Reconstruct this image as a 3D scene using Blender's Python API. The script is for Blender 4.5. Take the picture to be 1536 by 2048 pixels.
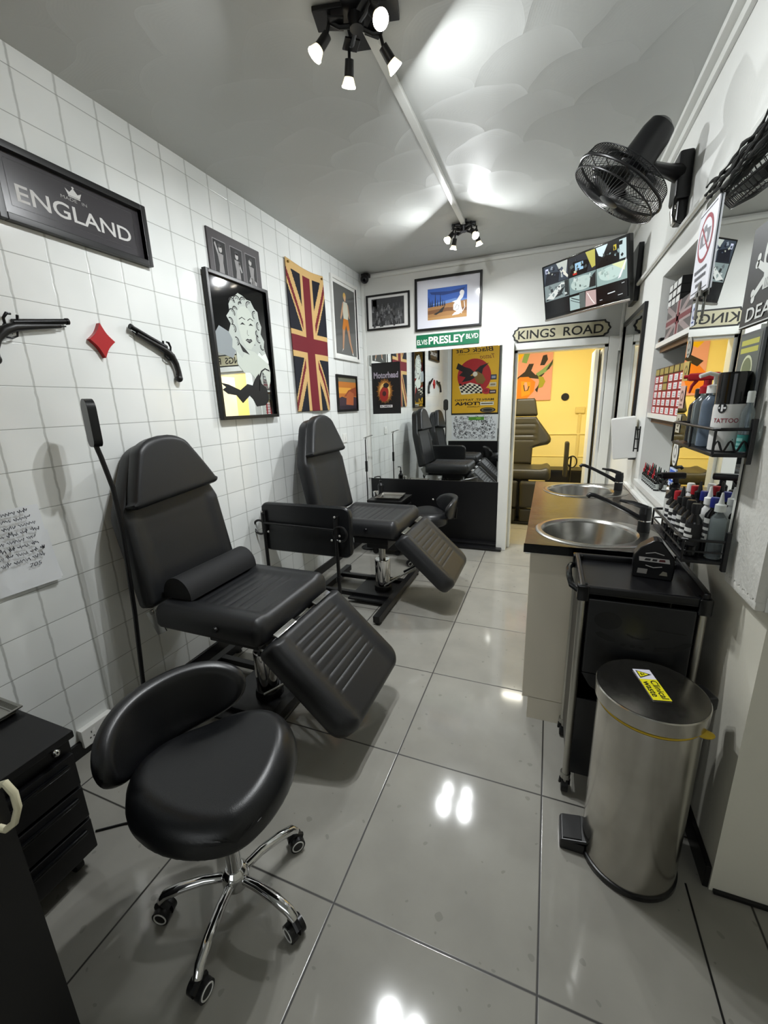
import bpy, bmesh, math, random
from mathutils import Vector, Matrix

# ------------------------------------------------------------------ clear
for o in list(bpy.data.objects):
    bpy.data.objects.remove(o, do_unlink=True)
S = bpy.context.scene
COL = S.collection
PI = math.pi
R = math.radians
random.seed(7)

# ------------------------------------------------------------------ camera, world, exposure
XR, D, ZC = 2.449, 4.341, 2.811          # right wall, back wall, ceiling
cam_data = bpy.data.cameras.new('camera')
cam = bpy.data.objects.new('camera', cam_data); COL.objects.link(cam)
cam_data.sensor_fit = 'HORIZONTAL'; cam_data.sensor_width = 36.0
cam_data.lens = 824.186 / 1536 * 36.0
cam_data.clip_start = 0.02
_r = Vector((0.93118411, 0.36311674, -0.03228599))
_u = Vector((-0.06223569, 0.24561066, 0.96736866))
_w = Vector((-0.35919753, 0.89878898, -0.25130757))
cam.matrix_world = Matrix(((_r.x, _u.x, -_w.x, 1.9015), (_r.y, _u.y, -_w.y, 0.0),
                           (_r.z, _u.z, -_w.z, 1.5089), (0, 0, 0, 1)))
S.camera = cam
world = bpy.data.worlds.new('world'); S.world = world
world.use_nodes = True
world.node_tree.nodes['Background'].inputs[0].default_value = (0.55, 0.62, 0.7, 1)
world.node_tree.nodes['Background'].inputs[1].default_value = 0.02
S.view_settings.view_transform = 'Standard'
S.view_settings.look = 'None'
S.view_settings.gamma = 1.0
S.view_settings.use_curve_mapping = False
S.view_settings.exposure = 0.28
LAMP_W = 10.5           # watts per ceiling bulb
REAR_FILL_W = 10.0  # added fill light behind the camera
YELLOW_W = 34.0         # yellow room ceiling panel

# ------------------------------------------------------------------ materials
def lin(h):
    if isinstance(h, str):
        h = h.lstrip('#'); c = [int(h[i:i + 2], 16) / 255 for i in (0, 2, 4)]
        return tuple(x / 12.92 if x <= .04045 else ((x + .055) / 1.055) ** 2.4 for x in c)
    return tuple(h)

_mats = {}
def mat(name, col='#808080', rough=.5, metal=0.0, emit=None, estr=0.0, trans=0.0, coat=0.0, bump=0.0, bscale=200.0, spec=.5, alpha=1.0, ior=1.45):
    if name in _mats: return _mats[name]
    m = bpy.data.materials.new(name); m.use_nodes = True
    b = m.node_tree.nodes['Principled BSDF']
    b.inputs['Base Color'].default_value = (*lin(col), 1)
    b.inputs['Roughness'].default_value = rough
    b.inputs['Metallic'].default_value = metal
    b.inputs['Specular IOR Level'].default_value = spec
    b.inputs['IOR'].default_value = ior
    if emit: 
        b.inputs['Emission Color'].default_value = (*lin(emit), 1); b.inputs['Emission Strength'].default_value = estr
    b.inputs['Transmission Weight'].default_value = trans
    b.inputs['Coat Weight'].default_value = coat
    if bump:
        nt = m.node_tree
        tc = nt.nodes.new('ShaderNodeTexCoord'); n = nt.nodes.new('ShaderNodeTexNoise')
        n.inputs['Scale'].default_value = bscale; n.inputs['Detail'].default_value = 3
        bp = nt.nodes.new('ShaderNodeBump'); bp.inputs['Strength'].default_value = bump; bp.inputs['Distance'].default_value = .002
        nt.links.new(tc.outputs['Object'], n.inputs['Vector']); nt.links.new(n.outputs['Fac'], bp.inputs['Height'])
        nt.links.new(bp.outputs['Normal'], b.inputs['Normal'])
    _mats[name] = m
    return m

def flat(hexcol, rough=.6):
    return mat('print_' + hexcol.strip('#') + ('' if rough == .6 else '_%d' % int(rough * 100)), hexcol, rough)

class NT:
    """small node helper"""
    def __init__(s, m): s.t = m.node_tree; s.b = s.t.nodes['Principled BSDF']
    def n(s, typ, **kw):
        x = s.t.nodes.new(typ)
        for k, v in kw.items(): setattr(x, k, v)
        return x
    def l(s, a, b): s.t.links.new(a, b)
    def m(s, op, a, b=None, c=None):
        x = s.n('ShaderNodeMath', operation=op)
        for i, v in enumerate((a, b, c)):
            if v is None: continue
            if isinstance(v, (int, float)): x.inputs[i].default_value = v
            else: s.l(v, x.inputs[i])
        return x.outputs[0]
    def xyz(s):
        g = s.n('ShaderNodeNewGeometry'); sp = s.n('ShaderNodeSeparateXYZ'); s.l(g.outputs['Position'], sp.inputs[0])
        return g.outputs['Position'], sp.outputs[0], sp.outputs[1], sp.outputs[2]
    def noise(s, vec, scale, detail=2.0, out='Fac'):
        x = s.n('ShaderNodeTexNoise'); x.inputs['Scale'].default_value = scale; x.inputs['Detail'].default_value = detail
        s.l(vec, x.inputs['Vector']); return x.outputs[out]
    def ramp(s, fac, stops):
        x = s.n('ShaderNodeValToRGB'); e = x.color_ramp.elements
        while len(e) < len(stops): e.new(.5)
        for el, (p, c) in zip(e, stops): el.position = p; el.color = (*lin(c), 1)
        s.l(fac, x.inputs[0]); return x.outputs[0]
    def mix(s, f, a, b):
        x = s.n('ShaderNodeMix', data_type='RGBA')
        for sock, v in ((x.inputs[0], f), (x.inputs[6], a), (x.inputs[7], b)):
            if isinstance(v, str): sock.default_value = (*lin(v), 1)
            elif isinstance(v, (int, float)): sock.default_value = v
            else: s.l(v, sock)
        return x.outputs[2]
    def bump(s, h, strength, dist):
        x = s.n('ShaderNodeBump'); x.inputs['Strength'].default_value = strength; x.inputs['Distance'].default_value = dist
        s.l(h, x.inputs['Height']); s.l(x.outputs[0], s.b.inputs['Normal'])

def grid_line(n, coord, off, size, half):
    """1 on a grout line, 0 in the tile"""
    f = n.m('FRACT', n.m('DIVIDE', n.m('SUBTRACT', coord, off), size))
    d = n.m('MINIMUM', f, n.m('SUBTRACT', 1.0, f))
    return n.m('SUBTRACT', 1.0, n.m('SMOOTHSTEP' if False else 'MINIMUM', 1.0, n.m('DIVIDE', d, half / size)))

def make_wall_tiles():
    m = mat('white_wall_tile', '#e6e8e6', .16); n = NT(m)
    pos, x, y, z = n.xyz()
    nz = n.noise(pos, 22.0, 2)
    yw = n.m('ADD', y, n.m('MULTIPLY', n.m('SUBTRACT', nz, .5), .010))
    gv = n.m('MINIMUM', 1.0, n.m('MULTIPLY', grid_line(n, yw, 1.0819, .16123, .0060), 1.6))
    gh = grid_line(n, z, 1.62337, .159636, .0024)
    nzc = n.noise(pos, 3.0, 2)
    c0 = n.ramp(nzc, [(.3, '#dfe2e0'), (.7, '#e9ebe9')])
    c1 = n.mix(n.m('MULTIPLY', gv, .8), c0, '#b0b3af')
    c2 = n.mix(n.m('MULTIPLY', n.m('POWER', gh, .8), .85), c1, '#7f817d')
    n.l(c2, n.b.inputs['Base Color'])
    g = n.m('MAXIMUM', gv, gh)
    n.l(n.m('ADD', .13, n.m('MULTIPLY', g, .4)), n.b.inputs['Roughness'])
    h = n.m('ADD', n.m('MULTIPLY', g, -1.0), n.m('MULTIPLY', n.noise(pos, 9.0, 1), .35))
    n.bump(h, .5, .0016)
    return m

def make_floor(name, a='#8f8d86', b='#9a9890'):
    m = mat(name, '#868379', .12); n = NT(m)
    pos, x, y, z = n.xyz()
    gx = grid_line(n, x, 1.36596, .6, .0044)
    gy = grid_line(n, y, .80461, .606264, .0044)
    g = n.m('MINIMUM', 1.0, n.m('MULTIPLY', n.m('MAXIMUM', gx, gy), 1.7))
    nz = n.noise(pos, 5.0, 5)
    c0 = n.ramp(nz, [(.3, a), (.72, b)])
    ix = n.m('FLOOR', n.m('DIVIDE', n.m('SUBTRACT', x, 1.36596), .6)); iy = n.m('FLOOR', n.m('DIVIDE', n.m('SUBTRACT', y, .80461), .606264))
    hsh = n.m('FRACT', n.m('MULTIPLY', n.m('SINE', n.m('ADD', n.m('MULTIPLY', ix, 12.99), n.m('MULTIPLY', iy, 78.23))), 437.5))
    c0 = n.mix(n.m('MULTIPLY', hsh, .12), c0, '#6f6c65')
    spk = n.m('GREATER_THAN', n.noise(pos, 30.0, 0), .80)
    c0 = n.mix(n.m('MULTIPLY', spk, .25), c0, '#4a4843')
    n.l(n.mix(g, c0, '#2b2926'), n.b.inputs['Base Color'])
    n.l(n.m('ADD', n.m('ADD', .045, n.m('MULTIPLY', n.noise(pos, 2.2, 4), .08)), n.m('MULTIPLY', g, .4)), n.b.inputs['Roughness'])
    n.bump(n.m('MULTIPLY', g, -1.0), .35, .0012)
    return m

def make_artex():
    m = mat('swirled_plaster_ceiling', '#bfc1be', .55); n = NT(m)
    pos, x0, y0, z0 = n.xyz()
    wob = n.n('ShaderNodeTexNoise'); wob.inputs['Scale'].default_value = 2.3; n.l(pos, wob.inputs['Vector'])
    sp = n.n('ShaderNodeSeparateXYZ'); n.l(wob.outputs['Color'], sp.inputs[0])
    Rr = .215
    x = n.m('DIVIDE', n.m('ADD', x0, n.m('MULTIPLY', n.m('SUBTRACT', sp.outputs[0], .5), .30)), Rr)
    y = n.m('DIVIDE', n.m('ADD', n.m('MULTIPLY', y0, -1.0), n.m('MULTIPLY', n.m('SUBTRACT', sp.outputs[1], .5), .30)), Rr * .9)
    j = n.m('FLOOR', y); fy = n.m('SUBTRACT', y, j)
    par = n.m('FLOORED_MODULO', j, 2.0)
    dx1 = n.m('SUBTRACT', n.m('FLOORED_MODULO', n.m('ADD', x, par), 2.0), 1.0)
    dx2 = n.m('SUBTRACT', n.m('FLOORED_MODULO', n.m('ADD', n.m('ADD', x, par), 1.0), 2.0), 1.0)
    fy2 = n.m('SUBTRACT', fy, 1.0)
    r1 = n.m('SQRT', n.m('ADD', n.m('MULTIPLY', dx1, dx1), n.m('MULTIPLY', fy, fy)))
    r2 = n.m('SQRT', n.m('ADD', n.m('MULTIPLY', dx2, dx2), n.m('MULTIPLY', fy2, fy2)))
    ins = n.m('LESS_THAN', r1, 1.0)
    r = n.m('ADD', n.m('MULTIPLY', ins, r1), n.m('MULTIPLY', n.m('SUBTRACT', 1.0, ins), r2))
    lip = n.m('POWER', n.m('MINIMUM', r, 1.0), 5.0)
    fine = n.m('MULTIPLY', n.m('SINE', n.m('MULTIPLY', r, 95.0)), .010)
    amp = n.m('ADD', .25, n.m('MULTIPLY', n.noise(pos, 1.1, 1), 1.1))
    h = n.m('ADD', n.m('MULTIPLY', n.m('ADD', lip, fine), amp), n.m('MULTIPLY', n.noise(pos, 14.0, 4), .12))
    n.bump(h, .55, .006)
    return m

def make_paint(name, col, b=.25, scale=60.0, rough=.5):
    m = mat(name, col, rough); n = NT(m); pos, x, y, z = n.xyz()
    n.bump(n.noise(pos, scale, 4), b, .003)
    return m

def make_worktop():
    m = mat('slate_worktop', '#3a362f', .2); n = NT(m); pos, x, y, z = n.xyz()
    n.l(n.ramp(n.noise(pos, 14.0, 6), [(.35, '#2f2b26'), (.65, '#443e35')]), n.b.inputs['Base Color'])
    n.bump(n.noise(pos, 40.0, 5), .3, .002)
    return m

def make_brushed(name, col, rough=.28):
    m = mat(name, col, rough, 1.0); n = NT(m)
    tc = n.n('ShaderNodeTexCoord'); mp = n.n('ShaderNodeMapping'); mp.inputs['Scale'].default_value = (40, 40, 4)
    n.l(tc.outputs['Object'], mp.inputs[0])
    v = n.noise(mp.outputs[0], 2.0, 3)
    n.l(n.m('ADD', rough - .06, n.m('MULTIPLY', v, .12)), n.b.inputs['Roughness'])
    n.l(n.ramp(n.noise(tc.outputs['Object'], 6.0, 4), [(.3, col), (.75, '#d0cdc6')]), n.b.inputs['Base Color'])
    return m

TILE = make_wall_tiles()
FLOOR = make_floor('grey_porcelain_floor')
CEIL = make_artex()
WHITE = make_paint('white_wall_paint', '#dcddd9')
ROUGHW = make_paint('rough_white_plaster', '#d3d2cb', .9, 75.0)
CREAM = make_paint('cream_lower_wall', '#dcd9cb', .3, 40.0)
YELLOW = make_paint('yellow_wall_paint', '#f7e69c', .2, 40.0)
GLOSSW = mat('white_gloss_paint', '#dddeda', .3)
PLASTW = mat('white_plastic', '#e4e4e0', .35)
BLACKB = mat('black_board', '#0b0b0d', .35)
LEATHER = mat('black_vinyl', '#1a1b1d', .40, bump=.25, bscale=420.0)
LEATHER2 = mat('smooth_black_vinyl', '#121315', .33, bump=.12, bscale=350.0)
FABRIC = mat('dark_roll_fabric', '#131416', .75, bump=.3, bscale=600.0)
BROWNV = mat('dark_olive_vinyl', '#2a2820', .42, bump=.2, bscale=300.0)
BLACKM = mat('black_metal', '#08080a', .38)
BLACKP = mat('black_plastic', '#0d0d0f', .32)
BLACKG = mat('gloss_black_plastic', '#08090b', .12)
RUBBER = mat('black_rubber', '#0a0a0b', .6)
CHROME = mat('chrome', '#d8d8d8', .07, 1.0)
STEEL = make_brushed('brushed_steel', '#b3b0a9', .20)
STEEL2 = mat('satin_steel', '#a9a8a3', .25, 1.0)
ALU = mat('aluminium_tube', '#b4b2aa', .38, 1.0)
MIRROR = mat('mirror_glass', '#eef1f0', .0, 1.0)
WORKTOP = make_worktop()
BEIGE = mat('beige_laminate', '#ddd6c4', .38)
LENS = mat('lit_bulb', '#ffffff', .3, emit='#fff6e4', estr=22.0)
BULBG = mat('bulb_body', '#d9d4b8', .3, emit='#fff0cc', estr=1.2)
WIRE = mat('fan_wire', '#1a1b1c', .35, .3)

# ------------------------------------------------------------------ mesh building
class MB:
    def __init__(s): s.bm = bmesh.new(); s.mi = 0
    def _v(s, c): return s.bm.verts.new(c)
    def _f(s, vs):
        try:
            f = s.bm.faces.new(vs); f.material_index = s.mi; return f
        except ValueError: return None
    def box(s, c, size, rot=None, bev=0.0, seg=2):
        c = Vector(c); hx, hy, hz = [v / 2 for v in size]
        t = bmesh.new()
        vs = [t.verts.new((sx * hx, sy * hy, sz * hz)) for sx in (-1, 1) for sy in (-1, 1) for sz in (-1, 1)]
        for q in ((0, 1, 3, 2), (4, 6, 7, 5), (0, 4, 5, 1), (2, 3, 7, 6), (0, 2, 6, 4), (1, 5, 7, 3)):
            t.faces.new([vs[i] for i in q])
        if bev > 0:
            bmesh.ops.bevel(t, geom=list(t.edges), offset=min(bev, hx * .98, hy * .98, hz * .98), segments=seg, profile=.5, affect='EDGES')
        s.add(t, Matrix.Translation(c) @ (rot.to_4x4() if rot is not None else Matrix.Identity(4)))
        return s
    def b2(s, lo, hi, bev=0.0, seg=2):
        return s.box([(a + b) / 2 for a, b in zip(lo, hi)], [abs(b - a) for a, b in zip(lo, hi)], None, bev, seg)
    def add(s, t, M=Matrix.Identity(4)):
        mp = {}
        for v in t.verts: mp[v] = s.bm.verts.new(M @ v.co)
        for f in t.faces:
            g = s._f([mp[v] for v in f.verts])
        t.free(); return s
    def cyl(s, p0, p1, r0, r1=None, n=24, caps=True):
        r1 = r0 if r1 is None else r1
        p0, p1 = Vector(p0), Vector(p1); d = (p1 - p0).normalized()
        a = d.orthogonal().normalized(); b = d.cross(a)
        R0, R1 = [], []
        for i in range(n):
            t = 2 * PI * i / n; e = a * math.cos(t) + b * math.sin(t)
            R0.append(s._v(p0 + e * r0)); R1.append(s._v(p1 + e * r1))
        for i in range(n): s._f([R0[i], R0[(i + 1) % n], R1[(i + 1) % n], R1[i]])
        if caps: s._f(R0[::-1]); s._f(R1)
        return s
    def tube(s, pts, r, n=10, closed=False):
        pts = [Vector(p) for p in pts]; N = len(pts); rings = []; a = None
        for i, p in enumerate(pts):
            d = (pts[(i + 1) % N] - pts[i - 1]) if closed else (pts[min(i + 1, N - 1)] - pts[max(i - 1, 0)])
            d.normalize()
            a = d.orthogonal().normalized() if a is None else (a - d * a.dot(d)).normalized()
            b = d.cross(a); rr = r[i] if isinstance(r, (list, tuple)) else r
            rings.append([s._v(p + (a * math.cos(2 * PI * k / n) + b * math.sin(2 * PI * k / n)) * rr) for k in range(n)])
        for i in range(N if closed else N - 1):
            A, B = rings[i], rings[(i + 1) % N]
            for k in range(n): s._f([A[k], A[(k + 1) % n], B[(k + 1) % n], B[k]])
        if not closed: s._f(rings[0][::-1]); s._f(rings[-1])
        return s
    def lathe(s, prof, c=(0, 0, 0), n=32, sx=1.0, sy=1.0, rot=None):
        c = Vector(c); rings = []
        for r, z in prof:
            ring = []
            for k in range(1 if r < 1e-6 else n):
                t = 2 * PI * k / n; v = Vector((r * math.cos(t) * sx, r * math.sin(t) * sy, z))
                ring.append(s._v(c + (rot @ v if rot is not None else v)))
            rings.append(ring)
        for A, B in zip(rings, rings[1:]):
            if len(A) == 1 and len(B) == 1: continue
            for k in range(n):
                k2 = (k + 1) % n
                if len(A) == 1: s._f([A[0], B[k2], B[k]])
                elif len(B) == 1: s._f([A[k], A[k2], B[0]])
                else: s._f([A[k], A[k2], B[k2], B[k]])
        return s
    def prism(s, poly, d0, d1, M=Matrix.Identity(4)):
        """poly = list of (a,b) in the local x,z plane, extruded along local y from d0 to d1"""
        t = bmesh.new()
        A = [t.verts.new((x, d0, z)) for x, z in poly]; B = [t.verts.new((x, d1, z)) for x, z in poly]
        n = len(poly)
        f0 = t.faces.new(A); f1 = t.faces.new(B[::-1])
        for i in range(n): t.faces.new([A[i], B[i], B[(i + 1) % n], A[(i + 1) % n]])
        bmesh.ops.recalc_face_normals(t, faces=list(t.faces))
        bmesh.ops.triangulate(t, faces=[f0, f1])
        return s.add(t, M)
    def sphere(s, c, r, sx=1, sy=1, sz=1, n=20, m=12):
        return s.lathe([(r * math.sin(PI * i / m), -r * sz * math.cos(PI * i / m)) for i in range(m + 1)], c, n, sx, sy)
    def build(s, name, mats, parent=None, angle=35, loc=None, smooth=True):
        bmesh.ops.remove_doubles(s.bm, verts=list(s.bm.verts), dist=1e-6)
        bmesh.ops.recalc_face_normals(s.bm, faces=list(s.bm.faces))
        me = bpy.data.meshes.new(name); s.bm.to_mesh(me); s.bm.free()
        if not isinstance(mats, (list, tuple)): mats = [mats]
        for m in mats: me.materials.append(m)
        if smooth:
            me.shade_smooth(); me.set_sharp_from_angle(angle=R(angle))
        o = bpy.data.objects.new(name, me); COL.objects.link(o)
        if smooth and len(me.polygons) < 4000:
            wn = o.modifiers.new('weighted_normals', 'WEIGHTED_NORMAL'); wn.keep_sharp = True
        if parent: o.parent = parent
        if loc is not None: o.location = loc
        return o

def tag(o, label, cat, group=None):
    o['label'] = label; o['category'] = cat
    if group: o['group'] = group
    return o

def thing(name, label, cat, loc=(0, 0, 0), rz=0.0, group=None, rot=None):
    o = bpy.data.objects.new(name, None); COL.objects.link(o); o.empty_display_size = .05
    o.location = loc; o.rotation_euler = rot if rot is not None else (0, 0, rz)
    return tag(o, label, cat, group)

def struct(name, mb, m, **kw):
    o = mb.build(name, m, **kw); o['kind'] = 'structure'; return o

def dup(o, loc=None, rz=None, label=None, parent=None):
    c = o.copy(); COL.objects.link(c)
    if parent: c.parent = parent
    if loc is not None: c.location = loc
    if rz is not None: c.rotation_euler = (0, 0, rz)
    if label: c['label'] = label
    for ch in list(o.children): dup(ch, parent=c)
    return c

# --- text outlines as geometry
_glyph = {}
def text_geo(txt, bold=0.0):
    k = (txt, bold)
    if k in _glyph: return _glyph[k]
    cu = bpy.data.curves.new('t', 'FONT'); cu.body = txt; cu.offset = bold; cu.resolution_u = 4
    ob = bpy.data.objects.new('t', cu); COL.objects.link(ob)
    dg = bpy.context.evaluated_depsgraph_get(); dg.update()
    me = ob.evaluated_get(dg).to_mesh()
    vs = [(v.co.x, v.co.y) for v in me.vertices]; fs = [tuple(p.vertices) for p in me.polygons]
    ob.evaluated_get(dg).to_mesh_clear()
    bpy.data.objects.remove(ob, do_unlink=True); bpy.data.curves.remove(cu)
    x0 = min(v[0] for v in vs); x1 = max(v[0] for v in vs); y0 = min(v[1] for v in vs); y1 = max(v[1] for v in vs)
    vs = [((x - x0) / (x1 - x0), (y - y0) / (y1 - y0)) for x, y in vs]
    _glyph[k] = (vs, fs); return _glyph[k]

class Art:
    """flat printed picture in a local frame: x to the viewer's right, z up, front towards -y; (0,0) lower left"""
    def __init__(s, w, h, y=0.0, step=.00025): s.w, s.h, s.y, s.step, s.k = w, h, y, step, 0; s.bm = bmesh.new(); s.mats = []; s.idx = {}
    def _m(s, c):
        m = flat(c) if isinstance(c, str) else c
        if m.name not in s.idx: s.idx[m.name] = len(s.mats); s.mats.append(m)
        return s.idx[m.name]
    def poly(s, c, pts, lift=True):
        if lift: s.k += 1
        mi = s._m(c); y = s.y - s.k * s.step
        vs = [s.bm.verts.new((a * s.w, y, b * s.h)) for a, b in pts]
        f = s.bm.faces.new(vs); f.material_index = mi
        f.normal_update()
        if f.normal.y > 0: f.normal_flip()
        if len(vs) > 4: bmesh.ops.triangulate(s.bm, faces=[f])
        return s
    def rect(s, c, x0, z0, x1, z1, lift=True): return s.poly(c, [(x0, z0), (x1, z0), (x1, z1), (x0, z1)], lift)
    def ell(s, c, cx, cz, rx, rz, n=28, a0=0.0, lift=True):
        return s.poly(c, [(cx + rx * math.cos(2 * PI * i / n + a0), cz + rz * math.sin(2 * PI * i / n + a0)) for i in range(n)], lift)
    def line(s, c, pts, wd, lift=True):
        """polyline with width wd metres"""
        if lift: s.k += 1
        P = [Vector((a * s.w, b * s.h)) for a, b in pts]; L, Rr = [], []
        for i, p in enumerate(P):
            d = (P[min(i + 1, len(P) - 1)] - P[max(i - 1, 0)]).normalized(); n = Vector((-d.y, d.x)) * wd / 2
            L.append(p + n); Rr.append(p - n)
        mi = s._m(c); y = s.y - s.k * s.step
        A = [s.bm.verts.new((v.x, y, v.y)) for v in L]; B = [s.bm.verts.new((v.x, y, v.y)) for v in Rr]
        for i in range(len(P) - 1):
            f = s.bm.faces.new([B[i], B[i + 1], A[i + 1], A[i]]); f.material_index = mi; f.normal_update()
            if f.normal.y > 0: f.normal_flip()
        return s
    def text(s, c, txt, x0, z0, x1, z1, bold=0.0, shear=0.0, lift=True):
        if lift: s.k += 1
        vs, fs = text_geo(txt, bold); mi = s._m(c); y = s.y - s.k * s.step
        V = [s.bm.verts.new(((x0 + (x1 - x0) * a) * s.w + shear * b * (z1 - z0) * s.h, y, (z0 + (z1 - z0) * b) * s.h)) for a, b in vs]
        for f in fs:
            try:
                g = s.bm.faces.new([V[i] for i in f]); g.material_index = mi; g.normal_update()
                if g.normal.y > 0: g.normal_flip()
            except ValueError: pass
        return s
    def build(s, name, parent, loc=(0, 0, 0), rot=None):
        me = bpy.data.meshes.new(name); s.bm.to_mesh(me); s.bm.free()
        for m in s.mats: me.materials.append(m)
        o = bpy.data.objects.new(name, me); COL.objects.link(o); o.parent = parent; o.location = loc
        if rot: o.rotation_euler = rot
        return o

# --- cushions
def cushion(Lf, Rf, v0, v1, t, re, nu=26, nv=26, hfn=None, rb=None, xf=None, zb=0.0):
    """soft pad: plan bounded by u in [Lf(v),Rf(v)], v in [v0,v1]; top at t with edge radius re"""
    rb = re * .6 if rb is None else rb
    us = [.5 - .5 * math.cos(PI * i / nu) for i in range(nu + 1)]
    us = [.55 * a + .45 * i / nu for i, a in enumerate(us)]
    vs = [.5 - .5 * math.cos(PI * i / nv) for i in range(nv + 1)]
    vs = [.55 * a + .45 * i / nv for i, a in enumerate(vs)]
    out = []
    K = 90
    for i in range(K + 1):
        v = v0 + (v1 - v0) * (.5 - .5 * math.cos(PI * i / K)); out.append((Lf(v), v)); out.append((Rf(v), v))
    for i in range(20):
        for v in (v0, v1): out.append((Lf(v) + (Rf(v) - Lf(v)) * i / 19, v))
    seg = out
    def dist(u, v):
        l, r = Lf(v), Rf(v); d = min(u - l, r - u, v - v0, v1 - v)
        return max(0.0, min(d, min(math.hypot(u - a, v - b) for a, b in seg)))
    mb = MB(); top, bot = [], []
    for j in range(nv + 1):
        v = v0 + (v1 - v0) * vs[j]; l, r = Lf(v), Rf(v); rt, rbm = [], []
        for i in range(nu + 1):
            u = l + (r - l) * us[i]
            edge = i in (0, nu) or j in (0, nv)
            d = 0.0 if edge else dist(u, v)
            k = re - min(d, re); zt = t - re + math.sqrt(max(0, re * re - k * k))
            if hfn: zt += hfn(u, v) * min(1.0, d / re)
            kb = rb - min(d, rb); zz = zb + rb - math.sqrt(max(0, rb * rb - kb * kb))
            p = Vector((u, v, zt)); q = Vector((u, v, zz))
            if xf: p, q = xf(p), xf(q)
            rt.append(mb._v(p)); rbm.append(mb._v(q))
        top.append(rt); bot.append(rbm)
    for j in range(nv):
        for i in range(nu):
            mb._f([top[j][i], top[j][i + 1], top[j + 1][i + 1], top[j + 1][i]])
            mb._f([bot[j][i], bot[j + 1][i], bot[j + 1][i + 1], bot[j][i + 1]])
    ring_t = top[0] + [top[j][nu] for j in range(1, nv + 1)] + top[nv][-2::-1] + [top[j][0] for j in range(nv - 1, 0, -1)]
    ring_b = bot[0] + [bot[j][nu] for j in range(1, nv + 1)] + bot[nv][-2::-1] + [bot[j][0] for j in range(nv - 1, 0, -1)]
    n = len(ring_t)
    for i in range(n): mb._f([ring_t[i], ring_b[i], ring_b[(i + 1) % n], ring_t[(i + 1) % n]])
    return mb

def rrect(hw, v0, v1, rc0, rc1):
    """half-width function of a rectangle with rounded corners (rc0 at v0 end, rc1 at v1 end)"""
    def f(v):
        if v < v0 + rc0: k = rc0 - (v - v0); return hw - rc0 + math.sqrt(max(0, rc0 * rc0 - k * k))
        if v > v1 - rc1: k = rc1 - (v1 - v); return hw - rc1 + math.sqrt(max(0, rc1 * rc1 - k * k))
        return hw
    return f

def rib(u, v, half, v0, v1, pitch, depth):
    if abs(u) > half or v < v0 or v > v1: return 0.0
    k = ((v - v0) / pitch) % 1.0
    return -depth * max(0.0, 1 - abs(k - .5) / .17)

# ================================================================== SETTING
YB = -2.6                                            # closing wall far behind the camera
struct('floor', MB().b2((-.1, YB, -.1), (3.1, D + .12, 0)), FLOOR)
struct('ceiling', MB().b2((-.1, YB, ZC), (3.1, D + .12, ZC + .1)), CEIL)
struct('wall_left', MB().b2((-.1, YB, 0), (0, D, ZC)), TILE)
# back wall with the doorway (opening x 1.56..2.34, up to 1.965)
DX0, DX1, DZ = 1.56, 2.345, 1.965
struct('wall_back', MB().b2((-.1, D, 0), (DX0, D + .12, ZC)).b2((DX0, D, DZ), (DX1, D + .12, ZC)).b2((DX1, D, 0), (XR + .3, D + .12, ZC)), WHITE)
# right wall, with the shelved alcove (y 2.20..2.98, z 1.0..2.155)
AY0, AY1, AZ0, AZ1, AX = 2.18, 2.98, 1.0, 2.155, 2.64
wr = MB().b2((XR, AY1, 0), (XR + .3, D, ZC)).b2((XR, AY0, AZ1), (XR + .3, AY1, ZC)).b2((XR, AY0, 0), (XR + .3, AY1, AZ0)) \
    .b2((AX, AY0, AZ0), (XR + .3, AY1, AZ1)).b2((XR, 1.246, .96), (XR + .3, AY0, ZC)).b2((XR, 1.83, 0), (XR + .3, AY0, .96))
struct('wall_right', wr, WHITE)
struct('wall_right_lower', MB().b2((XR + .012, 1.246, 0), (XR + .3, 1.83, .96)), CREAM)
struct('wall_right_recess', MB().b2((3.0, YB, 0), (3.1, 1.246, ZC)).b2((XR + .3, 1.246, 0), (3.1, 1.346, ZC)), CREAM)
struct('wall_front', MB().b2((0, .18, 0), (.985, .30, ZC)), WHITE)
struct('wall_street', MB().b2((-.1, YB - .1, 0), (3.1, YB, ZC)), WHITE)
struct('window_1', MB().b2((.7, YB, .8), (2.5, YB + .03, 2.2), .004), GLOSSW)  # unseen panel backing the added rear fill light
# plaster panel beside the mirror, with its ragged lower lip
pl = MB()
N = 26
for i in range(N):
    y0, y1 = 1.25 + (1.46 - 1.25) * i / N, 1.25 + (1.46 - 1.25) * (i + 1) / N
    k0 = .012 * math.sin(i * 1.7) * .4
    pl.b2((XR - .022, y0, .985 + k0), (XR + .004, y1, 2.3))
struct('trim_1', pl, ROUGHW)
lip = MB().b2((XR - .022, 1.248, .958), (XR + .006, 1.46, .988), .008).b2((XR - .008, 1.46, .958), (XR + .006, 1.83, .980), .006)
struct('trim_2', lip, ROUGHW)
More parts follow.
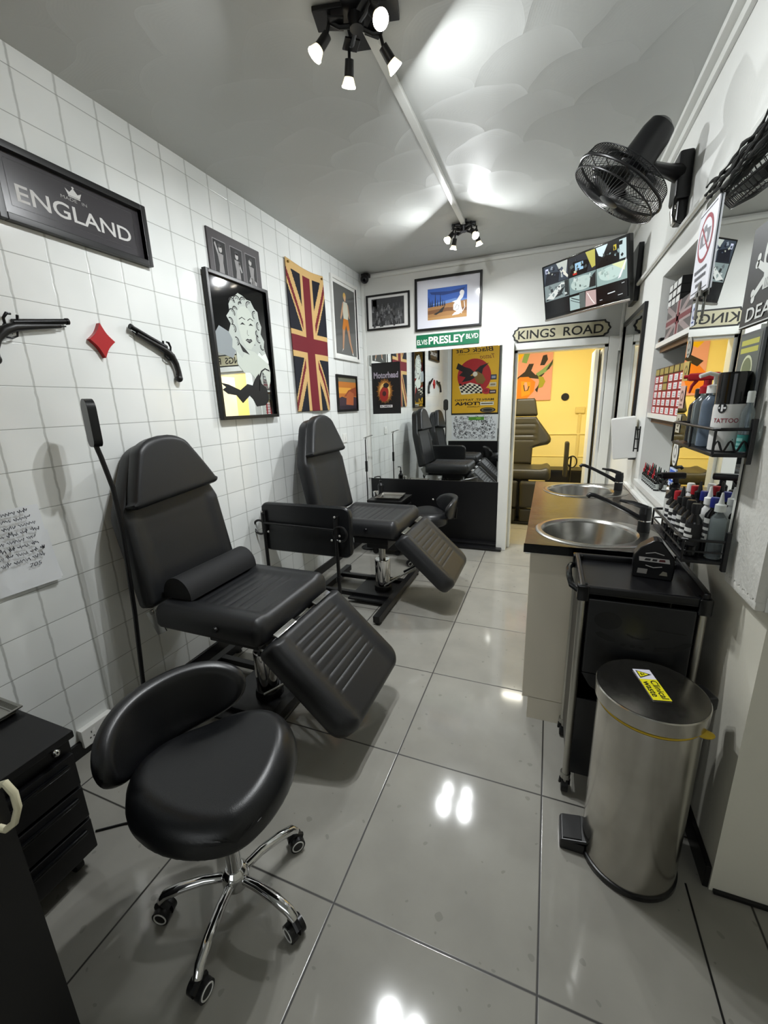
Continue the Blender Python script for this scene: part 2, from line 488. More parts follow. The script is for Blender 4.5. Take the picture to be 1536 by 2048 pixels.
# ceiling conduit, coving strips and pipes
struct('trim_3', MB().b2((1.198, 1.70, ZC - .022), (1.236, 3.50, ZC - .0005), .005), GLOSSW)
struct('trim_4', MB().b2((XR - .05, 1.246, ZC - .03), (XR, D, ZC), .006).b2((XR - .02, 1.246, ZC - .07), (XR, D, ZC - .03), .004), GLOSSW)
struct('trim_5', MB().b2((.04, D - .03, ZC - .05), (XR - .05, D, ZC - .018), .006), GLOSSW)
struct('trim_6', MB().tube([(XR - .014, 2.16, 2.285), (XR - .014, 3.2, 2.287), (XR - .014, 4.18, 2.289), (XR - .016, 4.27, 2.27), (XR - .016, 4.30, 2.2), (XR - .016, 4.305, 1.9)], .013, 10), GLOSSW)
struct('trim_7', MB().b2((.0, D - .026, .7), (.03, D, ZC - .05), .004), GLOSSW)
struct('trim_8', MB().b2((XR - .012, 1.246, 2.27), (XR, 2.16, 2.31), .004), GLOSSW)
# door frame
dj = MB().b2((1.462, D - .115, 0), (DX0, D + .0, DZ + .06), .006).b2((DX1, D - .04, 0), (2.425, D, DZ + .06), .006).b2((DX0, D - .04, DZ), (DX1, D, DZ + .06), .006)
dj.b2((DX0 - .001, D, 0), (DX0 + .025, D + .12, DZ)).b2((DX1 - .025, D, 0), (DX1 + .001, D + .12, DZ)).b2((DX0, D, DZ - .022), (DX1, D + .12, DZ))
struct('door_1', dj, GLOSSW)
# folding door leaf pushed back into the yellow room
fd = MB()
for i, (xa, ya) in enumerate(((2.262, 4.50), (2.318, 4.50))):
    fd.b2((xa, ya, .012), (xa + .032, ya + .36, 1.945), .004)
    fd.mi = 1
    fd.b2((xa + .032, ya + .012, .012), (xa + .042, ya + .35, 1.94))
    fd.mi = 0
o = struct('door_2', fd, [GLOSSW, BLACKP])
# black lower boarding of the back wall and its stepped plinth
struct('trim_9', MB().b2((.03, D - .02, .05), (1.462, D, .697)), BLACKB)
struct('baseboard_back', MB().b2((.0, D - .10, 0), (1.505, D, .05), .008).b2((.0, D - .185, 0), (1.52, D - .10, .026), .006), BLACKP)
struct('baseboard_left', MB().b2((0, .3, 0), (.018, D - .19, .075), .004), BLACKP)
struct('baseboard_right', MB().b2((XR - .004, 1.25, 0), (XR + .012, 1.82, .085), .003), BLACKP)
struct('baseboard_recess', MB().b2((2.47, 1.234, 0), (3.0, 1.246, .012), .002), BLACKP)
struct('trim_10', MB().b2((2.396, YB, 0), (2.401, 1.24, .002)), BLACKP)
# black lower half of the front wall stub, end cap included
struct('trim_11', MB().b2((.02, .30, 0), (.99, .306, .76)).b2((.985, .17, 0), (.993, .306, 1.0)), BLACKB)

# ---- yellow room through the doorway
YY1, YX0, YX1, YZ = 7.0, .75, 2.62, 2.55
struct('floor_yellow_room', MB().b2((YX0, D + .12, -.1), (YX1, YY1, 0)), make_floor('yellow_room_floor', '#8f8a7c', '#99937f'))
struct('ceiling_yellow_room', MB().b2((YX0, D + .12, YZ), (YX1, YY1, YZ + .1)), WHITE)
struct('wall_yellow_back', MB().b2((YX0, YY1, 0), (YX1, YY1 + .1, YZ)).b2((YX0, YY1 - .02, .98), (YX1, YY1, 1.0), .004).b2((YX0, YY1 - .012, .64), (YX1, YY1, .645)), YELLOW)
struct('wall_yellow_left', MB().b2((YX0 - .1, D + .12, 0), (YX0, YY1, YZ)), YELLOW)
struct('wall_yellow_right', MB().b2((YX1, D + .12, 0), (YX1 + .1, YY1, YZ)), YELLOW)
struct('wall_yellow_front', MB().b2((YX0, D + .12, 0), (DX0 - .02, D + .14, YZ)).b2((DX1 + .09, D + .12, 0), (YX1, D + .14, YZ)).b2((DX0 - .02, D + .12, DZ + .02), (DX1 + .09, D + .14, YZ)), YELLOW)

# ================================================================== LIGHTS (the lamps of the place and an added rear fill)
def spot_bulb(parent, pos, dirv, w=LAMP_W, col=(.955, .985, 1), spread=180):
    """one GU10 spot: black body, bulb cone, lit lens; its light hangs just in front of the lens"""
    d = Vector(dirv).normalized(); p = Vector(pos)
    q = d.to_track_quat('-Z', 'Y').to_matrix()
    holder = MB().cyl(p - d * .075, p - d * .028, .016, .018, 16)
    holder.tube([p - d * .07, p - d * .085 + Vector((0, 0, .02)), p - d * .09 + Vector((0, 0, .05))], .006, 8)
    h = holder.build('lamp_holder', BLACKM, parent)
    b = MB().cyl(p - d * .03, p - d * .004, .016, .026, 20).build('bulb', BULBG, h)
    MB().cyl(p - d * .004, p, .0255, .0255, 24).build('lens', LENS, h)
    L = bpy.data.lights.new('spot_bulb_light', 'AREA'); L.shape = 'DISK'; L.size = .046; L.energy = w; L.color = col; L.spread = R(spread)
    lo = bpy.data.objects.new('spot_bulb_light', L); COL.objects.link(lo); lo.parent = parent
    lo.location = p + d * .003; lo.rotation_euler = d.to_track_quat('-Z', 'Y').to_euler()

def ceiling_spots(loc, label, spots, ang, psize=1.0):
    t = thing('ceiling_spotlight', label, 'ceiling light', loc, 0, 'clustered ceiling spotlights')
    pm = MB()
    rot = Matrix.Rotation(R(ang), 3, 'Z')
    pm.box((0, 0, -.012), (.29 * psize, .085 * psize, .016), rot, .003).box((0, 0, -.012), (.085 * psize, .29 * psize, .0165), rot, .003)
    pm.build('ceiling_plate', BLACKM, t)
    hub = MB().cyl((0, 0, -.02), (0, 0, -.055), .03, .024, 20).build('hub', BLACKM, t)
    ar = MB()
    for pos, dv, k, sd in spots:
        p = Vector(pos) - Vector(dv).normalized() * .08
        ar.tube([(0, 0, -.045), (p.x * .6, p.y * .6, -.05), (p.x, p.y, p.z + .035)], .0075, 8)
        rr = Matrix.Rotation(math.atan2(p.y, p.x), 3, 'Z')
        ar.box((p.x * .72, p.y * .72, -.040), (.055, .055, .006), rr, .002)
    ar.build('arm', BLACKM, t)
    for pos, dv, k, sd in spots: spot_bulb(t, pos, dv, LAMP_W * k, spread=sd)
    return t
def sp(a, r, z, tilt, k=1.0, spread=180):
    a = R(a); t = R(tilt)
    return ((r * math.cos(a), r * math.sin(a), z), (math.cos(a) * math.sin(t), math.sin(a) * math.sin(t), -math.cos(t)), k, spread)
ceiling_spots((1.205, 1.64, ZC), 'near cluster of black ceiling spotlights at the top edge above the front chair',
              [sp(205, .15, -.13, 40, .35, 150), sp(128, .15, -.13, 22, 1.15, 150), sp(47, .15, -.13, 44), sp(322, .16, -.13, 42, .6, 160)], 14)
ceiling_spots((1.212, 3.54, ZC), 'far cluster of small black ceiling spotlights at the end of the white conduit',
              [sp(222, .145, -.13, 43, .95), sp(135, .145, -.13, 20, .6, 140), sp(45, .145, -.13, 20, .5, 140), sp(318, .145, -.13, 42, .9)], 8, .62)
# added fill light behind the camera, placed at the unseen window panel
wl = bpy.data.lights.new('rear_fill_light', 'AREA'); wl.shape = 'RECTANGLE'; wl.size = 1.7; wl.size_y = 1.3; wl.energy = REAR_FILL_W; wl.color = (.93, .97, 1)
wo = bpy.data.objects.new('rear_fill_light', wl); COL.objects.link(wo); wo.location = (1.6, YB + .06, 1.5); wo.rotation_euler = (R(90), 0, 0)
# yellow room: twin tube fitting on the ceiling
t = thing('ceiling_batten', 'twin white tube light on the yellow room ceiling', 'ceiling light', (1.75, 5.12, YZ))
MB().b2((-.5, -.15, -.035), (.5, .15, 0), .006).build('housing', GLOSSW, t)
TUBE = mat('lit_tube', '#ffffff', .4, emit='#fff2cf', estr=9.0)
for yy in (-.075, .075):
    MB().cyl((-.47, yy, -.05), (.47, yy, -.05), .013, None, 14).build('tube', TUBE, t)
L = bpy.data.lights.new('batten_light', 'AREA'); L.shape = 'RECTANGLE'; L.size = .94; L.size_y = .2; L.energy = YELLOW_W; L.color = (1, .96, .84)
lo = bpy.data.objects.new('batten_light', L); COL.objects.link(lo); lo.parent = t; lo.location = (0, 0, -.07)

# ================================================================== TREATMENT CHAIRS
def bar(mb, p0, p1, w, h, bev=.004):
    """rectangular bar between two points, w wide (horizontal), h high"""
    p0, p1 = Vector(p0), Vector(p1); d = p1 - p0; q = d.to_track_quat('X', 'Z').to_matrix()
    mb.box((p0 + p1) / 2, (d.length, w, h), q, bev)

def treatment_chair(label, loc, zs, back_deg, roll=0.0):
    t = thing('treatment_chair', label, 'tattoo chair', loc, 0, 'black reclining treatment chairs by the tiled wall')
    # seat: u along y, v along x
    hw = rrect(.30, 0, .60, .03, .045)
    def seat_h(u, v):
        k = max(0.0, min(1.0, (abs(u) - .185) / .035)); f = max(0.0, min(1.0, (v - .52) / .035))
        return .016 * max(k, f * .6) + rib(u, v, .18, .06, .46, .05, .004)
    swap = lambda p: Vector((p.y, -p.x, p.z))
    cushion(lambda v: -hw(v), hw, 0, .60, .105, .035, 34, 90, seat_h, .02,
            lambda p: swap(p) + Vector((0, 0, zs - .115))).build('seat', LEATHER, t)
    MB().cyl((.37, -.297, zs - .06), (.37, -.309, zs - .06), .016, .012, 16).build('side_knob', BLACKP, t)
    # backrest
    a = R(back_deg); up = Vector((-math.sin(a), 0, math.cos(a))); fr = Vector((math.cos(a), 0, math.sin(a)))
    o = Vector((-.015, 0, zs - .03))
    def bx(p, th=.075): return o + up * p.y + Vector((0, -p.x, 0)) + fr * (p.z - .075)
    def bw(v):
        if v < .03: return .27 + .03 * math.sqrt(1 - ((.03 - v) / .03) ** 2)
        if v < .44: return .30
        if v < .70: return .30 - .135 * ((v - .44) / .26) ** 1.15
        k = (v - .70) / .075
        return .165 * math.sqrt(max(0, 1 - k * k)) * .8 + .165 * .2 * (1 - k)
    def back_h(u, v):
        if v > .45: return 0.0
        k = max(0.0, min(1.0, (abs(u) - .20) / .035)); return .010 * k + rib(u, v, .19, .10, .43, .06, .002)
    cushion(lambda v: -bw(v), bw, 0, .775, .085, .03, 34, 46, back_h, .018, bx).build('backrest', LEATHER, t)
    # headrest on the front of the backrest
    def hwid(v):
        if v < .03: return .245 + .03 * math.sqrt(1 - ((.03 - v) / .03) ** 2)
        if v < .235: return .275 - .115 * (v / .235) ** 1.1
        k = (v - .235) / .07
        return .160 * math.sqrt(max(0, 1 - k * k)) * .85 + .160 * .15 * (1 - k)
    cr, sr = math.cos(R(roll)), math.sin(R(roll))
    hx = lambda p: bx(Vector((p.x * cr + (p.y - .1) * sr, (p.y - .1) * cr - p.x * sr + .585, p.z + .082)))
    hd = cushion(lambda v: -hwid(v), hwid, 0, .305, .07, .028, 30, 30, None, .012, hx).build('headrest', LEATHER, t)
    # leg rest hanging at 43 degrees
    g = R(43); dn = Vector((math.cos(g), 0, -math.sin(g))); nn = Vector((math.sin(g), 0, math.cos(g)))
    lo_ = Vector((.645, 0, zs - .075))
    lw = rrect(.30, 0, .515, .03, .085)
    def leg_h(u, v):
        k = max(0.0, min(1.0, (abs(u) - .195) / .035)); return .014 * k + rib(u, v, .185, .06, .38, .040, .0045)
    cushion(lambda v: -lw(v), lw, 0, .515, .10, .035, 34, 96, leg_h, .02,
            lambda p: lo_ + dn * p.y + Vector((0, -p.x, 0)) + nn * (p.z - .105)).build('leg_rest', LEATHER, t)
    # chrome hinge strips
    for y in (-.16, .16):
        MB().box((.632, y, zs - .082), (.028, .15, .008), Matrix.Rotation(R(20), 3, 'Y'), .003).build('hinge_strip', CHROME, t)
    MB().cyl((.625, -.25, zs - .105), (.625, .25, zs - .105), .009, None, 12).build('hinge_rod', CHROME, t)
    for y in (-.285, .285):
        h2 = MB().box((-.005, y, zs - .095), (.07, .006, .12), Matrix.Rotation(R(-28), 3, 'Y'), .002)
        h2.cyl((-.02, y - .008, zs - .045), (-.02, y + .008, zs - .045), .012, None, 12)
        h2.build('back_hinge', STEEL2, t)
    # under frame
    f = MB()
    for y in (-.18, .18): bar(f, (.0, y, zs - .14), (.62, y, zs - .14), .03, .045)
    f.b2((.22, -.2, zs - .20), (.50, .2, zs - .15), .006)
    f.b2((.28, -.1, zs - .27), (.46, .1, zs - .2), .01)
    bar(f, (.50, .0, zs - .2), (.78, 0, zs - .26), .04, .03)
    f.build('seat_frame', BLACKM, t)
    # pump column
    p = MB().lathe([(.0, .06), (.062, .06), (.062, .30), (.058, .308), (.0, .31)], (.37, 0, 0), 32).build('pump', CHROME, t)
    MB().cyl((.37, 0, .30), (.37, 0, zs - .25), .027, None, 20).build('piston', STEEL2, p)
    MB().lathe([(.0, .03), (.075, .03), (.07, .075), (.066, .085), (.0, .085)], (.37, 0, 0), 28).build('pump_collar', BLACKM, p)
    lv = MB().tube([(.42, -.10, .12), (.60, -.06, .24), (.70, -.04, .30)], .007, 10)
    lv.cyl((.70, -.07, .30), (.70, -.01, .30), .013, None, 12)
    lv.build('pedal_lever', STEEL2, t)
    MB().tube([(.40, .05, .10), (.62, .03, .22), (.74, .02, .27)], .007, 10).build('pedal_lever', STEEL2, t)
    MB().cyl((.52, .10, .17), (.76, .066, .33), .011, None, 12).cyl((.74, .069, .317), (.82, .06, .37), .006, None, 10).build('gas_strut', BLACKM, t)
    # floor base
    b = MB()
    b.b2((.16, -.24, .032), (.52, .24, .046), .004)
    bar(b, (.51, -.50, .045), (.51, .50, .045), .05, .05)
    bar(b, (-.11, -.28, .045), (-.11, .34, .045), .05, .05)
    for y in (-.16, .16): bar(b, (-.11, y, .05), (.51, y, .05), .04, .035)
    b.build('base', BLACKM, t)
    for x, y in ((.51, -.46), (.51, .46), (-.11, -.25), (-.11, .31)):
        MB().cyl((x, y, 0), (x, y, .012), .024, .018, 16).cyl((x, y, .012), (x, y, .03), .008, None, 10).build('foot', RUBBER, t)
    return t

treatment_chair('front black vinyl treatment chair with the lumbar roll on its seat', (.235, 1.52, 0), .645, 11, 4.5)
treatment_chair('black vinyl treatment chair behind the upright armrest board, near the back wall', (.345, 2.90, 0), .695, 11)
# lumbar roll on the front chair
t = thing('lumbar_roll', 'dark half-round lumbar roll cushion lying across the front chair seat', 'cushion', (.315, 1.535, .651))
mb = MB(); K = 16
prof = [(-.085, 0)] + [(-.085 * math.cos(PI * i / K), .01 + .095 * math.sin(PI * i / K)) for i in range(K + 1)] + [(.085, 0)]
mb.prism(prof, -.235, .235)
mb.build('roll', FABRIC, t, 50)

# ---- armrest board between the chairs
t = thing('armrest_stand', 'upright black padded armrest board on two poles between the treatment chairs', 'armrest', (.40, 2.33, 0))
aw = rrect(.175, 0, .70, .05, .06)
cushion(lambda v: -aw(v), aw, 0, .70, .055, .02, 20, 30, None, .012,
        lambda p: Vector((p.y - .355, p.z - .03, .70 + p.x))).build('armrest_pad', LEATHER2, t)
for x in (-.325, .245):
    q = MB().tube([(x, -.045, .012), (x, -.045, .80)], .0125, 12)
    q.b2((x - .02, -.05, .66), (x + .02, -.028, .82), .006)
    q.cyl((x, -.045, .36), (x, -.045, .40), .02, None, 14)
    q.build('pole', BLACKM, t)
q = MB().tube([(-.325, -.05, .735), (.245, -.05, .725)], .008, 10); q.build('cross_rod', BLACKM, t)
for x, z in ((-.325, .815), (.245, .815), (.275, .69), (.215, .655), (.275, .655), (-.285, .675)): MB().sphere((x, -.055, z), .009, n=10, m=6).build('bolt', CHROME, t)
for x in (-.36, .275):
    MB().tube([(x + .05 * math.cos(2 * PI * i / 24), -.05, .70 + .05 * math.sin(2 * PI * i / 24)) for i in range(24)], .008, 8, True).build('adjusting_ring', BLACKM, t)
bs = MB(); bar(bs, (-.34, -.045, .016), (.27, -.045, .016), .05, .03); bs.build('base', BLACKM, t)

# ---- thin arm support on a pole behind the front chair
t = thing('arm_support', 'tall thin black arm support paddle standing against the tiles behind the front chair', 'arm support', (.165, 1.165, 0))
pd = MB(); K = 14
oval = [(.042 * math.cos(PI * i / K), 1.53 + .042 * math.sin(PI * i / K)) for i in range(K + 1)]
oval += [(-.042 + .03 * (1 - math.cos(PI * i / 16)), 1.41 - .03 * math.sin(PI * i / 16)) for i in range(9)]
oval += [(.012 + .03 * math.sin(PI * i / 16), 1.41 - .03 * math.cos(PI * i / 16)) for i in range(9)]
pd.prism(oval, -.015, .017, Matrix.Rotation(R(-19), 4, 'Z'))
po = pd.build('paddle', LEATHER2, t, 50)
bv = po.modifiers.new('round', 'BEVEL'); bv.width = .009; bv.segments = 3; bv.limit_method = 'ANGLE'
MB().tube([(-.005, .0, 1.40), (-.002, .012, 1.34), (.008, .03, 1.2), (.010, .032, 1.0), (.0, .02, .6), (-.012, 0, .25), (-.014, 0, .02)], .010, 10).build('pole', BLACKM, t)
MB().lathe([(.0, 0), (.052, 0), (.052, .012), (.02, .028), (0, .028)], (-.014, -.01, 0), 28).build('base', BLACKM, t)

# ================================================================== SADDLE STOOLS
def saddle_stool(label, loc, rz, zs=.53, brot=0.0):
    t = thing('saddle_stool', label, 'stool', loc, rz, 'black saddle stools with chrome castor bases')
    # seat: v = forward axis, u lateral
    def sm(v):
        if v >= -.02: k = min(1.0, (v + .02) / .246); return .232 * (1 - k ** 1.75) ** .62 + .0008
        k = min(1.0, (-.02 - v) / .187); return .232 * (1 - k ** 2.6) ** .5 + .0008
    def hh(u, v):
        return .018 * (abs(u) / .2) ** 2 - .030 * max(0, -v - .10) / .1 * (1 - min(1, abs(u) / .11)) + .006 * math.cos(v * 8)
    cushion(lambda v: -sm(v), sm, -.207, .226, .095, .055, 40, 48, hh, .02, lambda p: Vector((p.y, -p.x, p.z + zs - .10))).build('seat', LEATHER2, t)
    # curved backrest wrapped round the rear, built on an arc
    def bwid(v): return math.sqrt(max(0.0, 1 - (abs(v) / .255) ** 2.6)) * .105
    def arc(p):
        ang = PI + R(brot) + p.y / .255
        rad = .290 - p.z
        lean = (p.x) * .18
        return Vector(((rad + lean) * math.cos(ang), (rad + lean) * math.sin(ang), zs + .03 + p.x + .015))
    bk = cushion(lambda v: -bwid(v) - .002, lambda v: bwid(v) + .002, -.2548, .2548, .05, .024, 20, 40, None, .02, arc)
    bk.build('backrest', LEATHER2, t)
    cb = Vector((math.cos(PI + R(brot)), math.sin(PI + R(brot)), 0)); br = MB(); bar(br, cb * .06 + Vector((0, 0, zs - .085)), cb * .285 + Vector((0, 0, zs - .075)), .05, .012); bar(br, cb * .29 + Vector((0, 0, zs - .08)), cb * .298 + Vector((0, 0, zs + .03)), .05, .012)
    br.build('back_bracket', BLACKM, t)
    un = MB().b2((-.12, -.1, zs - .105), (.1, .1, zs - .09), .004).cyl((0, 0, zs - .14), (0, 0, zs - .1), .03, None, 18)
    un.build('seat_plate', BLACKM, t)
    MB().cyl((0, 0, .12), (0, 0, zs - .12), .024, .02, 24).build('gas_column', CHROME, t)
    MB().lathe([(0, .075), (.036, .075), (.04, .085), (.04, .12), (.034, .13), (.026, .14), (0, .14)], (0, 0, 0), 28).build('hub', CHROME, t)
    for k in range(5):
        a = 2 * PI * k / 5 + R(LEG0)
        d = Vector((math.cos(a), math.sin(a), 0)); n = Vector((-d.y, d.x, 0))
        pts = [d * .03 + Vector((0, 0, .105)), d * .09 + Vector((0, 0, .112)), d * .16 + Vector((0, 0, .103)), d * .205 + Vector((0, 0, .088)), d * .222 + Vector((0, 0, .066))]
        lg = MB().tube(pts, [.013, .0145, .0155, .0155, .013], 12).build('leg', CHROME, t)
        c = d * .218; m = n * 1 + d * .3; m.normalize(); q = Vector((0, 0, .026))
        cs = MB().cyl(c + Vector((0, 0, .045)), c + Vector((0, 0, .072)), .008, None, 10)
        cs.cyl(c + q - m * .024, c + q - m * .005, .026, None, 22).cyl(c + q + m * .005, c + q + m * .024, .026, None, 22)
        cs.cyl(c + q - m * .02, c + q + m * .02, .012, None, 12)
        cs.tube([c + q + m.cross(Vector((0, 0, 1))) * .022 + Vector((0, 0, .012)), c + Vector((0, 0, .056)), c + q - m.cross(Vector((0, 0, 1))) * .018 + Vector((0, 0, .014))], .011, 8)
        cs = cs.build('castor', BLACKP, t)
        for sgn in (-1, 1):
            rg = MB().tube([c + q + m * sgn * .0245 + (Vector((0, 0, 1)) * math.cos(2 * PI * i / 20) + m.cross(Vector((0, 0, 1))) * math.sin(2 * PI * i / 20)) * .0185 for i in range(20)], .0022, 6, True)
            rg.build('wheel_ring', PLASTW, cs)
    return t
LEG0 = 33.0
STOOL_A = R(-36.9)
saddle_stool('front black saddle stool on five chrome castor legs, nearest the camera', (1.078, .71, 0), STOOL_A, .55, 25)
saddle_stool('far black saddle stool beside the black lower boarding of the back wall', (.85, 3.72, 0), R(205), .50)

# ================================================================== CABINETS ON THE LEFT
def drawer_unit(label, loc, sx, sy, h, rz, n=3):
    t = thing('drawer_cabinet', label, 'cabinet', loc, rz)
    MB().b2((0, 0, .07), (sx - .02, sy, h - .025), .003).build('body', BLACKM, t)
    MB().b2((-.005, -.008, h - .025), (sx + .004, sy + .006, h), .004).build('top', BLACKM, t)
    hh = (h - .05 - .10) / n
    for k in range(n):
        z0 = .085 + hh * k
        d = MB().b2((sx - .02, .008, z0), (sx + .002, sy - .008, z0 + hh - .012), .004).build('drawer', BLACKP, t)
        MB().b2((sx + .002, .03, z0 + hh - .045), (sx + .016, sy - .03, z0 + hh - .032), .004).build('drawer_pull', BLACKG, d)
    for x in (.05, sx - .07):
        for y in (.05, sy - .05):
            MB().cyl((x, y - .012, .028), (x, y + .012, .028), .028, None, 16).cyl((x, y, .03), (x, y, .07), .01, None, 8).build('castor', RUBBER, t)
    return t
lc = drawer_unit('black metal drawer cabinet against the tiles at the lower left corner', (.02, .325, 0), .535, .315, .545, 0)
MB().sphere((.545, .26, .515), .012, n=14, m=8).build('lock', CHROME, lc)
tr = thing('steel_tray', 'shallow steel instrument tray on the black drawer cabinet at lower left', 'tray', (.170, .545, .546))
def tray_mesh(sx, sy):
    mb = MB()
    mb.b2((-sx / 2, -sy / 2, 0), (sx / 2, sy / 2, .003))
    for a, b in (((-sx / 2, -sy / 2), (sx / 2, -sy / 2)), ((sx / 2, -sy / 2), (sx / 2, sy / 2)), ((sx / 2, sy / 2), (-sx / 2, sy / 2)), ((-sx / 2, sy / 2), (-sx / 2, -sy / 2))):
        mb.tube([(*a, .004), (*b, .004)], .004, 6); 
    r = bmesh.new(); 
    A = [(-sx / 2, -sy / 2, .003), (sx / 2, -sy / 2, .003), (sx / 2, sy / 2, .003), (-sx / 2, sy / 2, .003)]
    B = [(x * 1.09, y * 1.09, .022) for x, y, z in A]; C = [(x * 1.16, y * 1.16, .021) for x, y, z in A]
    vA = [mb._v(p) for p in A]; vB = [mb._v(p) for p in B]; vC = [mb._v(p) for p in C]
    for i in range(4):
        j = (i + 1) % 4; mb._f([vA[i], vA[j], vB[j], vB[i]]); mb._f([vB[i], vB[j], vC[j], vC[i]])
    r.free()
    for i in range(4): mb.tube([C[i], C[(i + 1) % 4]], .003, 6)
    return mb
tray_mesh(.24, .17).build('tray', STEEL2, tr)
fc = drawer_unit('low black cabinet with a steel tray on it in the far left corner', (.24, 3.72, 0), .36, .34, .585, 0)
MB().sphere((.605, .29, .555), .012, n=14, m=8).build('lock', CHROME, fc)
tr = thing('steel_tray', 'shallow steel tray on the low black cabinet in the far corner', 'tray', (.43, 3.88, .586), R(4))
tray_mesh(.22, .22).build('tray', STEEL2, tr)
b = thing('pump_bottle', 'small black pump bottle on the low cabinet in the far left corner', 'bottle', (.275, 4.0, .586))
MB().lathe([(0, 0), (.028, 0), (.03, .01), (.03, .10), (.012, .125), (.012, .135), (0, .135)], n=20).build('body', BLACKP, b)
MB().cyl((0, 0, .13), (0, 0, .175), .006).tube([(0, 0, .175), (0, 0, .19), (-.02, -.02, .195), (-.05, -.05, .188)], .006, 8).cyl((0, 0, .135), (0, 0, .15), .014).build('pump_head', BLACKP, b)
b = thing('steel_cup', 'small shiny steel cup beside the pump bottle on the far cabinet', 'cup', (.275, 3.86, .586))
MB().lathe([(0, 0), (.022, 0), (.03, .055), (.032, .06), (.028, .055), (.02, .004), (0, .004)], n=20).build('cup', CHROME, b)
# thin stand with a clip in the far left corner
t = thing('clip_stand', 'thin black floor stand with a small clip head in the far left corner', 'stand', (.155, 3.92, 0))
MB().cyl((0, 0, .01), (0, 0, 1.17), .006, None, 10).cyl((0, 0, .84), (0, 0, .95), .013, None, 12).build('pole', BLACKM, t)
MB().lathe([(0, 0), (.09, 0), (.09, .012), (0, .02)], n=24).build('base', BLACKM, t)
MB().box((.03, 0, 1.20), (.09, .05, .008), Matrix.Rotation(R(-18), 3, 'Y'), .003).cyl((0, 0, 1.17), (.012, 0, 1.20), .005).build('clip_head', STEEL2, t)

# sockets
t = thing('wall_socket', 'white double socket low on the tiled wall behind the front stool', 'socket', (0, 1.0, .085), R(90))
MB().b2((-.075, -.032, -.045), (.075, 0, .045), .004).build('plate', PLASTW, t)
A = Art(.15, .09, -.0325)
for cx in (.27, .73):
    A.rect('#4a4a48', cx - .015, .60, cx + .015, .72); A.rect('#4a4a48', cx - .075, .34, cx - .03, .42, False); A.rect('#4a4a48', cx + .03, .34, cx + .075, .42, False)
    A.rect('#f4f4f0', cx + .05, .6, cx + .12, .82, False)
A.build('socket_holes', t, (-.075, 0, -.045))
t = thing('light_switch', 'white switch plate on the tiles below the sunset picture', 'switch', (0, 3.76, 1.20), R(90))
MB().b2((-.043, -.008, -.043), (.043, 0, .043), .003).build('plate', PLASTW, t)
MB().b2((-.012, -.012, -.018), (.012, -.007, .018), .002).build('rocker', GLOSSW, t)
# cable on floor
c = MB().tube([(.42, .70, .004), (.50, .76, .004), (.60, .80, .005), (.68, .90, .005), (.60, 1.02, .006), (.30, 1.06, .01), (.05, 1.02, .03), (.04, 1.0, .05)], .004, 8).build('power_cable', BLACKP)
tag(c, 'thin black power cable curling over the floor to the white wall socket', 'cable')
# S hook on the black stub wall
t = thing('wall_hook', 'cream curved hook on the black panel edge at far lower left', 'hook', (.993, .285, .84))
MB().tube([(.0, 0, -.07), (.012, .005, -.075), (.03, .012, -.06), (.038, .02, -.03), (.035, .022, .0), (.02, .02, .02), (.004, .016, .012)], .0065, 10).build('hook', mat('cream_plastic', '#d8d2b4', .4), t)

# ================================================================== PICTURES ON THE LEFT WALL  (local x -> along the wall, viewer's right)
def frame(name, label, cat, loc, rz, w, h, fw, fd, fm, group=None, tilt=0.0, glass=None, inner_depth=.006):
    """a hanging frame; loc = lower left corner on the wall face; returns (thing, backboard depth)"""
    t = thing(name, label, cat, loc, 0, group, rot=(0, R(tilt) if False else 0, rz))
    b = MB()
    b.b2((0, -fd, 0), (fw, 0, h), .003).b2((w - fw, -fd, 0), (w, 0, h), .003).b2((fw, -fd, 0), (w - fw, 0, fw), .003).b2((fw, -fd, h - fw), (w - fw, 0, h), .003)
    b.build('frame', fm, t)
    MB().b2((fw * .8, -inner_depth, fw * .8), (w - fw * .8, 0, h - fw * .8)).build('backing', flat('#2a2a2a'), t)
    return t
LW = R(90)
FRAMEB = mat('black_frame', '#0c0c0d', .35)
FRAMEW = mat('white_frame', '#e2e2de', .35)
GLOSSP = mat('glossy_black_print', '#07080a', .06)
# --- MADE IN ENGLAND
t = frame('wall_sign', 'dark grey framed sign reading MADE IN ENGLAND with a small crown', 'sign', (0, 1.085, 2.205), LW, .635, .262, .026, .032, FRAMEB)
A = Art(.583, .21, -.007)
A.rect(mat('slate_print', '#3c3a3d', .25), 0, 0, 1, 1)
lg = '#c9c8c6'
for p in ([(.06, .17), (.94, .17)], [(.06, .90), (.94, .90)], [(.06, .17), (.06, .90)], [(.94, .17), (.94, .90)]): A.line('#8d8b8a', p, .0016, False)
A.k += 1
A.text(lg, 'ENGLAND', .10, .27, .90, .55, .012)
A.text('#a3a2a0', 'MADE', .385, .635, .495, .69, .0); A.text('#a3a2a0', 'IN', .53, .635, .565, .69, .0)
cr = [(.44, .73), (.52, .73), (.537, .835), (.508, .79), (.48, .875), (.452, .79), (.423, .835)]
A.poly(lg, cr); A.ell(lg, .48, .885, .008, .02, 12); A.rect(lg, .438, .705, .522, .722)
A.build('print', t, (.026, 0, .026))
